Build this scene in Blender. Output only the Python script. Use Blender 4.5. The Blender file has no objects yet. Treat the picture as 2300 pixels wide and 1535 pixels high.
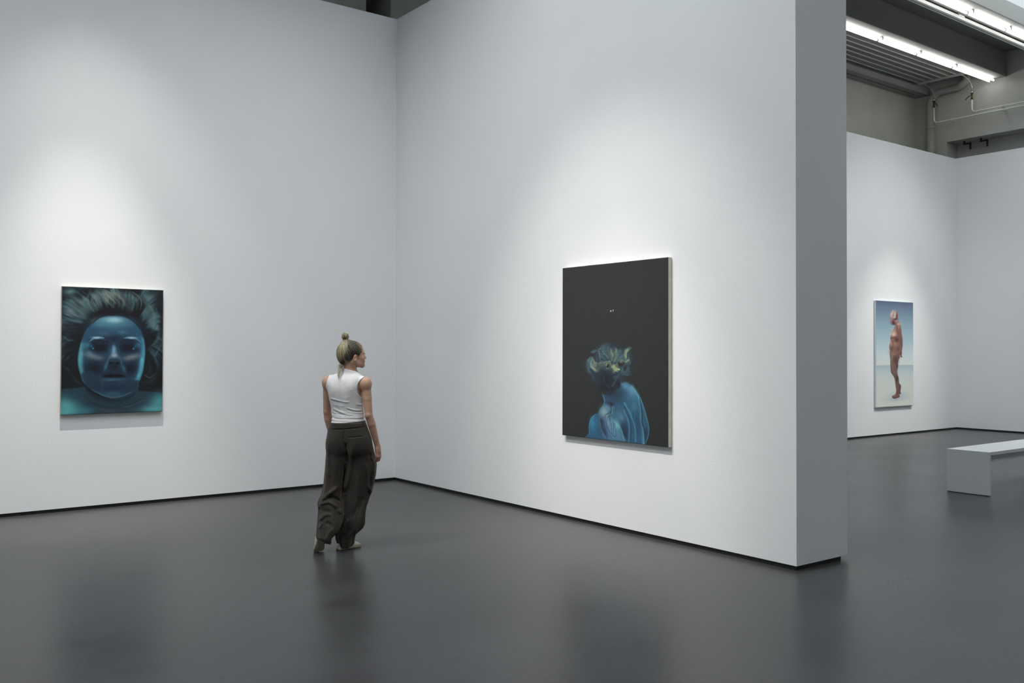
import bpy, bmesh, math, random
import numpy as np
from mathutils import Vector, Matrix
random.seed(7)
sc = bpy.context.scene
COL = sc.collection
V = Vector

# ---------------------------------------------------------------- camera
# room axes: +x along the left wall towards the rear hall, +y towards the left wall, z up;
# the inner corner of the two tall walls stands at the origin
cam_d = bpy.data.cameras.new('camera')
cam = bpy.data.objects.new('camera', cam_d); COL.objects.link(cam); sc.camera = cam
cam_d.sensor_width = 36; cam_d.lens = 2077.43 * 36 / 2300; cam_d.shift_y = -13.67 / 2300
cam_d.clip_end = 200
cR, cU, cF = V((0.796632, -0.604460, 0.002637)), V((-0.011343, -0.010588, 0.999880)), V((0.604359, 0.796566, 0.015291))
M = Matrix((cR, cU, -cF)).transposed().to_4x4(); M.translation = V((-5.8865, -10.1954, 1.65))
cam.matrix_world = M

# ---------------------------------------------------------------- view and world
sc.view_settings.view_transform = 'Standard'; sc.view_settings.look = 'None'
sc.view_settings.gamma = 1; sc.view_settings.use_curve_mapping = False
sc.view_settings.exposure = 0.0
w = bpy.data.worlds.new('world'); sc.world = w; w.use_nodes = True
w.node_tree.nodes['Background'].inputs[0].default_value = (.75, .87, 1, 1)
w.node_tree.nodes['Background'].inputs[1].default_value = .6
sc.cycles.max_bounces = 8; sc.cycles.diffuse_bounces = 5

# ---------------------------------------------------------------- track spots on the paintings, and added wide fill spots
SKY1, SKY2 = 2.8, 1.75          # radiance of the frosted roof lights
TUBE = 8.5                    # fluorescent tubes
def spot(loc, target, power, cone, blend, size=.05, col=(1, .965, .91)):
    d = bpy.data.lights.new('track_or_fill_spot', 'SPOT'); d.energy = power; d.spot_size = math.radians(cone)
    d.spot_blend = blend; d.shadow_soft_size = size; d.color = col
    o = bpy.data.objects.new('track_or_fill_spot', d); COL.objects.link(o); o.location = loc
    o.rotation_euler = (V(target) - V(loc)).to_track_quat('-Z', 'Y').to_euler()
spot((-3.85, -1.75, 7.3), (-3.6, 0, -.9), 1450, 31, 1.0, .02)     # on the blue face
spot((-3.85, -1.75, 7.3), (-3.30, 0, -.6), 420, 52, 1.0, .02)
spot((-3.2, -6.5, 7.3), (-2.9, 0, 1.2), 680, 78, 1.0, .3)  # added fill, no known fixture: evens out the brightness of the left wall
for yy in (-3.15, -4.85):                                            # two on the painting of the back
    spot((-4.3, yy, 7.3), (0, -4.05, .6), 450, 25, 1.0, .02)
    spot((-4.3, yy, 7.3), (0, -4.05, .8), 560, 42, 1.0, .02)
spot((-6.6, -3.3, 7.3), (0, -3.4, 1.5), 490, 78, 1.0, .3)  # unseen wide fill added to brighten the centre wall
spot((10.9, -4.2, 7.3), (10.95, -.3, .9), 1000, 34, 1.0, .02)        # on the pale painting
spot((10.9, -4.2, 7.3), (10.6, -.3, 1.6), 330, 75, 1.0, .02)  # wider cone added at the same point to lift the rear wall
spot((7.6, -6.9, 7.3), (8.6, -2.6, .6), 330, 95, 1.0, .3)  # invented fill spot that brightens the rear hall and its floor

# ---------------------------------------------------------------- materials
def lin(c): return tuple((v / 12.92 if v <= .04045 else ((v + .055) / 1.055) ** 2.4) for v in [x / 255 for x in c])
def mat(name, rgb=(.8, .8, .8), rough=.6, metal=0., spec=.5, emit=None, es=1., srgb=False):
    m = bpy.data.materials.new(name); m.use_nodes = True
    b = m.node_tree.nodes['Principled BSDF']
    if srgb: rgb = lin(rgb)
    b.inputs['Base Color'].default_value = (*rgb, 1); b.inputs['Roughness'].default_value = rough
    b.inputs['Metallic'].default_value = metal; b.inputs['Specular IOR Level'].default_value = spec
    if emit: b.inputs['Emission Color'].default_value = (*emit, 1); b.inputs['Emission Strength'].default_value = es
    return m
def N(m, t, **k):
    n = m.node_tree.nodes.new(t)
    for a, v in k.items(): setattr(n, a, v)
    return n
def L(m, a, b): m.node_tree.links.new(a, b)
def noise_mix(m, c0, c1, scale, detail=6, stretch=(1, 1, 1), lo=.35, hi=.65, bump=0, bscale=None, bdist=.002, coord='Object'):
    b = m.node_tree.nodes['Principled BSDF']
    tc = N(m, 'ShaderNodeTexCoord'); mp = N(m, 'ShaderNodeMapping'); mp.inputs['Scale'].default_value = stretch
    L(m, tc.outputs[coord], mp.inputs[0])
    n = N(m, 'ShaderNodeTexNoise'); n.inputs['Scale'].default_value = scale; n.inputs['Detail'].default_value = detail
    L(m, mp.outputs[0], n.inputs['Vector'])
    r = N(m, 'ShaderNodeValToRGB'); r.color_ramp.elements[0].position = lo; r.color_ramp.elements[1].position = hi
    r.color_ramp.elements[0].color = (*c0, 1); r.color_ramp.elements[1].color = (*c1, 1)
    L(m, n.outputs[0], r.inputs[0]); L(m, r.outputs[0], b.inputs['Base Color'])
    if bump:
        n2 = N(m, 'ShaderNodeTexNoise'); n2.inputs['Scale'].default_value = bscale or scale * 8; n2.inputs['Detail'].default_value = 4
        L(m, mp.outputs[0], n2.inputs['Vector'])
        bp = N(m, 'ShaderNodeBump'); bp.inputs['Strength'].default_value = bump; bp.inputs['Distance'].default_value = bdist
        L(m, n2.outputs[0], bp.inputs['Height']); L(m, bp.outputs[0], b.inputs['Normal'])
    return r
WHITE = mat('white_wall_paint', (.78, .79, .80), .75, spec=.25)
noise_mix(WHITE, (.775, .785, .80), (.795, .805, .815), 1.3, bump=.25, bscale=55, bdist=.003)
PLINTH = mat('black_recessed_plinth', (.008, .009, .009), .6)
CONC = mat('painted_concrete', (.33, .335, .31), .8)
noise_mix(CONC, (.44, .445, .415), (.48, .485, .455), 1.5, bump=.3, bscale=30, bdist=.004)
BEAM = mat('painted_beam', (.30, .305, .285), .7)
SLABM = mat('dark_concrete_slab', (.19, .19, .18), .8)
LIGHTPAINT = mat('white_roof_light_paint', (.58, .60, .61), .6)
BENCH = mat('grey_bench_lacquer', (.62, .64, .65), .5, spec=.35)
noise_mix(BENCH, (.62, .63, .63), (.64, .65, .65), 3)
GLAZE = mat('frosted_roof_glazing', (.8, .8, .8), .4, emit=(.87, .95, 1.0), es=SKY1)
GLAZE2 = mat('frosted_roof_glazing_far', (.8, .8, .8), .4, emit=(.93, .98, 1.0), es=SKY2)
TUBEM = mat('fluorescent_tube_glass', (.9, .9, .9), .4, emit=(1, 1, .97), es=TUBE)
HOLDER = mat('lamp_holder_plastic', (.25, .27, .27), .5)
TRAY = mat('white_lamp_tray', (.8, .8, .78), .5)
RAIL = mat('light_grey_track', (.82, .82, .80), .45)
SLOT = mat('dark_track_slot', (.02, .02, .02), .6)
PANEL = mat('grey_ribbed_ceiling_panel', (.22, .225, .21), .55)
RIB = mat('pale_grey_panel_rib', (.42, .43, .41), .5)
PIPE = mat('white_painted_pipe', (.68, .69, .66), .4)
DUCT = mat('grey_lagged_drainpipe', (.34, .345, .32), .6)
STEEL = mat('braided_steel_hose', (.4, .4, .39), .35, metal=.8)
BRASS = mat('tarnished_brass_valve', (.10, .075, .03), .4, metal=.6)
CHROME = mat('bright_chrome', (.85, .85, .85), .15, metal=1)
REDV = mat('dark_red_valve_lever', (.08, .012, .012), .5)
BLACKV = mat('black_valve_lever', (.02, .02, .018), .5)

FLOOR = mat('dark_grey_polished_screed', (.07, .072, .075), .32, spec=.27)
def floor_nodes():
    m = FLOOR; b = m.node_tree.nodes['Principled BSDF']
    tc = N(m, 'ShaderNodeTexCoord')
    mp = N(m, 'ShaderNodeMapping'); mp.inputs['Rotation'].default_value = (0, 0, .65); mp.inputs['Scale'].default_value = (.6, 1, 1)
    L(m, tc.outputs['Object'], mp.inputs[0])
    n1 = N(m, 'ShaderNodeTexNoise'); n1.inputs['Scale'].default_value = .9; n1.inputs['Detail'].default_value = 8; n1.inputs['Roughness'].default_value = .62
    L(m, mp.outputs[0], n1.inputs['Vector'])
    r = N(m, 'ShaderNodeValToRGB'); r.color_ramp.elements[0].position = .3; r.color_ramp.elements[1].position = .72
    r.color_ramp.elements[0].color = (.038, .0385, .041, 1); r.color_ramp.elements[1].color = (.080, .0805, .083, 1)
    L(m, n1.outputs[0], r.inputs[0])
    # fine dark scuffs
    mp2 = N(m, 'ShaderNodeMapping'); mp2.inputs['Rotation'].default_value = (0, 0, .65); mp2.inputs['Scale'].default_value = (2.2, 5, 1)
    L(m, tc.outputs['Object'], mp2.inputs[0])
    n2 = N(m, 'ShaderNodeTexNoise'); n2.inputs['Scale'].default_value = 6; n2.inputs['Detail'].default_value = 6; n2.inputs['Roughness'].default_value = .75
    L(m, mp2.outputs[0], n2.inputs['Vector'])
    r2 = N(m, 'ShaderNodeValToRGB'); r2.color_ramp.elements[0].position = .34; r2.color_ramp.elements[1].position = .50
    r2.color_ramp.elements[0].color = (.70, .70, .70, 1); r2.color_ramp.elements[1].color = (1, 1, 1, 1)
    L(m, n2.outputs[0], r2.inputs[0])
    mx = N(m, 'ShaderNodeMixRGB', blend_type='MULTIPLY'); mx.inputs[0].default_value = 1
    L(m, r.outputs[0], mx.inputs[1]); L(m, r2.outputs[0], mx.inputs[2])
    # long scratches: thin lines across the floor
    prev = mx.outputs[0]
    for (ax, ay, bx, by, wd, amt) in [(-4.235, -5.025, -3.094, -3.688, .006, .72), (-3.95, -5.06, -3.55, -5.33, .006, .72), (-4.9, -2.3, -4.35, -3.2, .05, 1.12), (-5.05, -2.2, -4.75, -3.35, .012, .9), (-4.55, -2.1, -4.75, -2.6, .012, .88)]:
        dx, dy = bx - ax, by - ay; ln = math.hypot(dx, dy)
        sep = N(m, 'ShaderNodeMapping', vector_type='TEXTURE'); sep.inputs['Location'].default_value = (ax, ay, 0); sep.inputs['Rotation'].default_value = (0, 0, math.atan2(dy, dx))
        L(m, tc.outputs['Object'], sep.inputs[0])
        sx = N(m, 'ShaderNodeSeparateXYZ'); L(m, sep.outputs[0], sx.inputs[0])
        ab = N(m, 'ShaderNodeMath', operation='ABSOLUTE'); L(m, sx.outputs[1], ab.inputs[0])
        lt = N(m, 'ShaderNodeMath', operation='LESS_THAN'); L(m, ab.outputs[0], lt.inputs[0]); lt.inputs[1].default_value = wd / 2
        g0 = N(m, 'ShaderNodeMath', operation='GREATER_THAN'); L(m, sx.outputs[0], g0.inputs[0]); g0.inputs[1].default_value = 0
        g1 = N(m, 'ShaderNodeMath', operation='LESS_THAN'); L(m, sx.outputs[0], g1.inputs[0]); g1.inputs[1].default_value = ln
        a1 = N(m, 'ShaderNodeMath', operation='MULTIPLY'); L(m, lt.outputs[0], a1.inputs[0]); L(m, g0.outputs[0], a1.inputs[1])
        a2 = N(m, 'ShaderNodeMath', operation='MULTIPLY'); L(m, a1.outputs[0], a2.inputs[0]); L(m, g1.outputs[0], a2.inputs[1])
        mm = N(m, 'ShaderNodeMixRGB', blend_type='MULTIPLY'); L(m, a2.outputs[0], mm.inputs[0]); L(m, prev, mm.inputs[1])
        mm.inputs[2].default_value = (amt, amt, amt, 1); prev = mm.outputs[0]
    L(m, prev, b.inputs['Base Color'])
    # roughness variation and very faint unevenness
    rr = N(m, 'ShaderNodeMapRange'); rr.inputs['To Min'].default_value = .27; rr.inputs['To Max'].default_value = .36
    rr.inputs['From Min'].default_value = .3; rr.inputs['From Max'].default_value = .7
    L(m, n1.outputs[0], rr.inputs[0]); L(m, rr.outputs[0], b.inputs['Roughness'])
    n3 = N(m, 'ShaderNodeTexNoise'); n3.inputs['Scale'].default_value = 60; n3.inputs['Detail'].default_value = 3
    L(m, tc.outputs['Object'], n3.inputs['Vector'])
    bp = N(m, 'ShaderNodeBump'); bp.inputs['Strength'].default_value = .35; bp.inputs['Distance'].default_value = .002
    L(m, n3.outputs[0], bp.inputs['Height']); L(m, bp.outputs[0], b.inputs['Normal'])
floor_nodes()

# ---------------------------------------------------------------- mesh helpers
def new_obj(name, me, m=None, parent=None):
    o = bpy.data.objects.new(name, me); COL.objects.link(o)
    if m is not None: me.materials.append(m)
    if parent: o.parent = parent
    return o
def from_bm(name, bm, m=None, parent=None, smooth=False):
    bmesh.ops.recalc_face_normals(bm, faces=bm.faces)
    me = bpy.data.meshes.new(name); bm.to_mesh(me); bm.free()
    if smooth: me.polygons.foreach_set('use_smooth', [True] * len(me.polygons))
    return new_obj(name, me, m, parent)
def add_box(bm, a, b, bevel=0):
    x0, y0, z0 = [min(p, q) for p, q in zip(a, b)]; x1, y1, z1 = [max(p, q) for p, q in zip(a, b)]
    g = bmesh.ops.create_cube(bm, size=1)
    for v in g['verts']: v.co = V(((x0 + x1) / 2 + v.co.x * (x1 - x0), (y0 + y1) / 2 + v.co.y * (y1 - y0), (z0 + z1) / 2 + v.co.z * (z1 - z0)))
    if bevel:
        es = list({e for v in g['verts'] for e in v.link_edges})
        bmesh.ops.bevel(bm, geom=es, offset=bevel, segments=2, affect='EDGES', profile=.5)
def box(name, a, b, m, parent=None, bevel=0):
    bm = bmesh.new(); add_box(bm, a, b, bevel); return from_bm(name, bm, m, parent)
def tube_bm(bm, pts, r, n=10, cap=True):
    pts = [V(p) for p in pts]; rs = r if isinstance(r, (list, tuple)) else [r] * len(pts)
    rings = []; up = V((0, 0, 1))
    t0 = (pts[1] - pts[0]).normalized()
    if abs(t0.dot(up)) > .9: up = V((0, 1, 0))
    for i, p in enumerate(pts):
        t = ((pts[min(i + 1, len(pts) - 1)] - pts[max(i - 1, 0)])).normalized()
        s = t.cross(up)
        if s.length < 1e-4: s = t.orthogonal()
        s.normalize(); up = s.cross(t).normalized()
        rings.append([bm.verts.new(p + (s * math.cos(k * math.tau / n) + up * math.sin(k * math.tau / n)) * rs[i]) for k in range(n)])
    for a, b in zip(rings, rings[1:]):
        for k in range(n): bm.faces.new((a[k], a[(k + 1) % n], b[(k + 1) % n], b[k]))
    if cap: bm.faces.new(rings[0][::-1]); bm.faces.new(rings[-1])
def tube(name, pts, r, m, parent=None, n=12):
    bm = bmesh.new(); tube_bm(bm, pts, r, n); return from_bm(name, bm, m, parent, smooth=True)
def prop(o, label=None, cat=None, group=None, kind=None):
    if label: o['label'] = label
    if cat: o['category'] = cat
    if group: o['group'] = group
    if kind: o['kind'] = kind
    return o
def thing(name, label, cat, loc=(0, 0, 0), group=None):
    o = bpy.data.objects.new(name, None); COL.objects.link(o); o.location = loc; o.empty_display_size = .1
    return prop(o, label, cat, group)
def struct(name, a, b, m, label=None, cat=None, bevel=0):
    return prop(box(name, a, b, m, bevel=bevel), label, cat, kind='structure')

# ---------------------------------------------------------------- the room
HT, HT2, HB = 5.842, 5.722, .035
X2 = 13.8
def slab(name, a, b, m, label, cat):
    o = box(name, a, b, m); return prop(o, label, cat, kind='structure')
slab('floor', (-14, -17, -.3), (X2 + .7, 1.9, 0), FLOOR, 'dark grey polished screed floor of the gallery', 'floor')
def partition(name, base, x0, y0, x1, y1, h, label, gap=(.02, .02, .02, .02)):
    o = slab(name, (x0, y0, HB), (x1, y1, h), WHITE, label, 'wall')
    g = gap; prop(box(base, (x0 + g[0], y0 + g[1], 0), (x1 - g[2], y1 - g[3], HB), PLINTH), 'black recessed plinth strip under the ' + label, 'baseboard', kind='structure')
    return o
partition('wall_left', 'baseboard_left', -13.5, 0, .0, .30, HT, 'tall white left wall carrying the blue face painting', (.0, .012, -.01, .02))
partition('wall_centre', 'baseboard_centre', 0, -5.96, .661, .30, HT, 'thick white centre wall with a grey-looking end face', (.012, .012, .075, .02))
partition('wall_rear', 'baseboard_rear', .661, -.30, 13.408, .0, HT2, 'white rear wall carrying the tall pale painting', (-.1, .012, -.01, .02))
partition('wall_right', 'baseboard_right', 13.408, -15.5, 13.60, .0, HT2, 'white wall at the far right of the rear hall', (.012, .0, .02, .02))
partition('wall_back', 'baseboard_back', -13.5, -15.7, 13.6, -15.5, HT, 'white wall behind the viewer', (0, 0, 0, .012))
partition('wall_side', 'baseboard_side', -13.7, -15.5, -13.5, .3, HT, 'white wall closing the hall far to the left', (0, 0, .012, 0))
# concrete shell above and behind the partitions
ZS = 7.85
bm = bmesh.new()
add_box(bm, (.38, .82, 0), (X2, 1.9, ZS)); add_box(bm, (-14, 1.60, 0), (.38, 1.9, ZS))
add_box(bm, (-14, .82, 0), (.0, 1.6, ZS)); add_box(bm, (0, .85, 6.52), (.38, 1.6, ZS))
prop(from_bm('wall_north', bm, CONC), 'dull grey concrete shell wall rising above the partitions', 'wall', kind='structure')
bm = bmesh.new()
add_box(bm, (X2, .09, 0), (X2 + .7, 1.2, 6.2)); add_box(bm, (X2 + .45, -17, 0), (X2 + .7, .09, 6.2)); add_box(bm, (X2, -17, 6.2), (X2 + .7, 1.2, ZS))
prop(from_bm('wall_east', bm, CONC), 'dull grey concrete end wall above the rear hall', 'wall', kind='structure')
bm = bmesh.new(); add_box(bm, (-14.2, -17, 0), (-14, 1.9, ZS)); add_box(bm, (-14, -17.2, 0), (X2 + .7, -17, ZS))
prop(from_bm('wall_outer', bm, CONC), 'concrete shell walls outside the picture', 'wall', kind='structure')
# roof: solid bays and two roof-light bays
bm = bmesh.new()
for y0, y1 in ((-2.60, 1.9), (-8.04, -6.51), (-17, -11.96)): add_box(bm, (-14, y0, ZS), (X2 + .7, y1, ZS + .25))
prop(from_bm('ceiling', bm, SLABM), 'dark concrete roof slab between the beams', 'ceiling', kind='structure')
def roof_light(n, y0, y1, m, zt=8.9):
    bm = bmesh.new()
    add_box(bm, (-14, y1, 7.64), (X2, y1 + .12, zt)); add_box(bm, (-14, y0 - .12, 7.64), (X2, y0, zt))
    add_box(bm, (X2, y0 - .12, ZS), (X2 + .12, y1 + .12, zt)); add_box(bm, (-14.12, y0 - .12, ZS), (-14, y1 + .12, zt))
    f = prop(from_bm('window_%d' % n, bm, LIGHTPAINT), 'long white roof light upstand running over the hall', 'roof light', kind='structure')
    box('glazing', (-14, y0, zt), (X2, y1, zt + .03), m, f)
    bm = bmesh.new(); x = -14
    while x < X2: add_box(bm, (x, y0, zt - .05), (x + .05, y1, zt)); x += 1.2
    from_bm('glazing_bar', bm, LIGHTPAINT, f)
roof_light(1, -6.45, -2.66, GLAZE); roof_light(2, -11.9, -8.1, GLAZE2)
def beam(y0, y1, z0, z1, label, x0=-14):
    prop(box('ceiling_beam', (x0, y0, z0), (X2, y1, z1), BEAM, bevel=.008), label, 'beam', 'long roof beams', kind='structure')
beam(-1.18, -.78, 7.337, ZS, 'long grey roof beam carrying the lower left row of fluorescent tubes')
beam(-2.79, -2.39, 7.337, 7.64, 'long pale roof beam carrying the upper right row of fluorescent tubes')
beam(.47, .82, 7.30, ZS, 'boxed grey edge beam between ribbed panel and concrete wall')
for y in (-6.5, -8.45, -12.3): beam(y, y + .4, 7.337, ZS, 'roof beam out of the picture behind the viewer')
prop(box('trim_1', (-14, .63, 7.292), (X2 - .35, .636, 7.3), SLOT), 'thin dark joint along the edge beam', 'joint', kind='structure')
# brackets in the recess of the end wall
for i, (yy, lab) in enumerate(((-.20, 'small dark steel bracket in the wall recess, left one'), (-.56, 'small dark steel bracket in the wall recess, right one'))):
    bm = bmesh.new(); add_box(bm, (X2 + .2, yy - .13, 6.12), (X2 + .23, yy + .03, 6.15)); add_box(bm, (X2 + .2, yy - .13, 6.0), (X2 + .23, yy - .10, 6.15))
    add_box(bm, (X2 + .2, yy + .0, 6.14), (X2 + .23, yy + .03, 6.2))
    prop(from_bm('wall_bracket', bm, BLACKV), lab, 'bracket', 'steel brackets in the recess')
# fluorescent battens
def batten(x0, x1, y, row, label):
    t = thing('fluorescent_lamp', label, 'lamp', ((x0 + x1) / 2, y, 7.29), row)
    cx = (x0 + x1) / 2; h = (x1 - x0) / 2
    bm = bmesh.new(); add_box(bm, (-h + .003, -.012, .035), (h - .003, .012, .047), .002); from_bm('lamp_tray', bm, TRAY, t)
    for dx, dy in ((0, .045), (0, -.045)):
        tube('tube', [(-h + .03 + dx, dy, 0), (-h + .045 + dx, dy, 0), (h - .045 + dx, dy, 0), (h - .03 + dx, dy, 0)], [.014, .0185, .0185, .014], TUBEM, t, 12)
        for sx in (-1, 1):
            bm = bmesh.new(); add_box(bm, (sx * h - .012 * sx, dy - .007, -.012), (sx * (h - .030), dy + .007, .047), .002); from_bm('lamp_holder', bm, HOLDER, t)
xs = [6.86, 8.18, 9.505, 10.826, 12.158, 13.72]
n1 = ['partly hidden behind the centre wall', 'nearest the centre wall', 'second from the centre wall', 'second from the end wall', 'next to the end wall']
for a, b, l in zip(xs, xs[1:], n1): batten(a, b, -.925, 'lower row of fluorescent lamps', 'twin fluorescent lamp in the lower row, ' + l)
xs = [8.15, 9.465, 10.797, 12.13]
n2 = ['cut by the top edge of the picture', 'in the middle of the visible part', 'cut by the right edge of the picture']
for a, b, l in zip(xs, xs[1:], n2): batten(a, b, -2.585, 'upper row of fluorescent lamps', 'twin fluorescent lamp in the upper row, ' + l)
# lighting track
tr = thing('lighting_track', 'pale grey lighting track rail hanging between the two rows of fluorescent lamps', 'track', (4, -2.30, 7.30))
bm = bmesh.new(); add_box(bm, (-10, -.04, -.01), (9.4, .0, .045), .003); add_box(bm, (-10, .0, 0), (9.4, .006, .012)); add_box(bm, (-10, .02, 0), (9.4, .026, .012)); add_box(bm, (-10, .044, 0), (9.4, .07, .016), .003); from_bm('rail', bm, RAIL, tr)
bm = bmesh.new(); add_box(bm, (-10, .006, .004), (9.4, .044, .03)); from_bm('slot', bm, SLOT, tr)
for x in (-4, -.5, 2, 5.55, 8.9):
    bm = bmesh.new(); add_box(bm, (x, -.062, .03), (x + .18, -.008, .07), .003); from_bm('rail_joint', bm, RAIL, tr)
for x in (-6, -1, 4, 9): tube('hanger_rod', [(x, .02, .03), (x, .02, .55)], .006, STEEL, tr, 6)
# ribbed radiant ceiling panel
pn = thing('ceiling_panel', 'grey ribbed radiant heating panel under the roof beside the tube lights', 'panel', (9, -.15, 7.4))
bm = bmesh.new(); add_box(bm, (-13, -.50, .03), (4.17, .50, .055)); from_bm('panel_sheet', bm, PANEL, pn)
bm = bmesh.new()
for k in range(7): y = -.49 + k * .1603; tube_bm(bm, [(-13, y, .022), (4.12, y, .022)], .0125, 8)
from_bm('rib', bm, RIB, pn, smooth=True)
bm = bmesh.new(); add_box(bm, (4.10, -.52, -.005), (4.17, .52, .05), .004); from_bm('end_rail', bm, RIB, pn)
# drainpipe with bends
XP = 13.705
pz = [(XP, .405, 0), (XP, .405, 6.4), (XP, .405, 7.10), (XP, .375, 7.17), (XP, .315, 7.26), (XP, .25, 7.30), (XP, .20, 7.31), (XP, -.21, 7.31), (XP, -.25, 7.325), (XP, -.385, 7.42), (XP, -.40, 7.45), (XP, -.40, 7.86)]
dp = thing('drainpipe', 'thick grey lagged drainpipe bending under the ribbed panel', 'pipe', (0, 0, 0))
tube('pipe_run', pz, [.080, .080, .080, .082, .080, .080, .074, .074, .080, .082, .082, .082], DUCT, dp, 20)
tube('pipe_sleeve', [(XP, .405, 5.4), (XP, .405, 6.55)], .088, DUCT, dp, 20)
tube('pipe_clamp', [(XP, .405, 6.53), (XP, .405, 6.56)], .093, DUCT, dp, 20)
def heat_pipe(label, y, ztop, zrun, yend, lever, mlev, clamps):
    t = thing('heating_pipe', label, 'pipe', (0, 0, 0), 'heating pipes on the end wall')
    x = 13.60
    pts = [(x, y, ztop), (x, y, zrun + .07), (x, y - .01, zrun + .035), (x, y - .035, zrun + .01), (x, y - .07, zrun), (x, y - .3, zrun), (x, yend, zrun)]
    tube('pipe_run', pts, .017, PIPE, t, 10)
    va = tube('valve', [(x, y, ztop - .01), (x, y, ztop + .04), (x, y, ztop + .045), (x, y, ztop + .1), (x, y, ztop + .105), (x, y, ztop + .13)], [.024, .024, .017, .017, .03, .03], BRASS, t, 8)
    bm = bmesh.new(); tube_bm(bm, lever, .009, 6); from_bm('valve_lever', bm, mlev, va)
    tube('coupling', [(x, y, ztop + .13), (x, y, ztop + .185)], .012, CHROME, t, 10)
    hz = ztop + .185
    tube('hose', [(x, y, hz), (x, y, hz + .07), (x - .02, y + .015, hz + .15), (x - .08, y + .04, 7.38), (x - .2, y + .06, 7.435), (x - .36, y + .07, 7.44)], .011, STEEL, t, 8)
    for yc in clamps:
        bm = bmesh.new(); tube_bm(bm, [(x, yc - .01, zrun), (x, yc + .01, zrun)], .024, 8); add_box(bm, (x, yc - .006, zrun - .006), (X2 - .001, yc + .006, zrun + .006)); from_bm('pipe_clamp', bm, PIPE, t)
heat_pipe('thin white heating pipe crossing the drainpipe, lower of the two, with red valve lever', .267, 6.97, 6.617, -6, [(13.585, .25, 7.06), (13.575, .19, 7.01), (13.575, .175, 6.96)], REDV, (-.13, -1.15))
heat_pipe('thin white heating pipe with chrome coupling, upper of the two, with black valve lever', -.56, 6.965, 6.69, -6, [(13.585, -.54, 7.05), (13.575, -.465, 7.0), (13.575, -.43, 6.96)], BLACKV, (-1.15,))

# ---------------------------------------------------------------- bench
t = thing('bench', 'light grey slab bench standing in the rear hall', 'bench', (4.76, -4.863, 0))
box('end_panel', (0, -.249, .007), (.03, .249, .462), BENCH, t, .0015)
box('end_panel', (1.97, -.249, .007), (2.0, .249, .462), BENCH, t, .0015)
box('seat', (0, -.249, .462), (2.0, .249, .5), BENCH, t, .0015)
box('apron', (.03, -.205, .378), (1.97, -.170, .462), BENCH, t)
for x in (.005, 1.975): box('foot', (x, -.24, 0), (x + .02, .24, .007), PLINTH, t)

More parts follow.
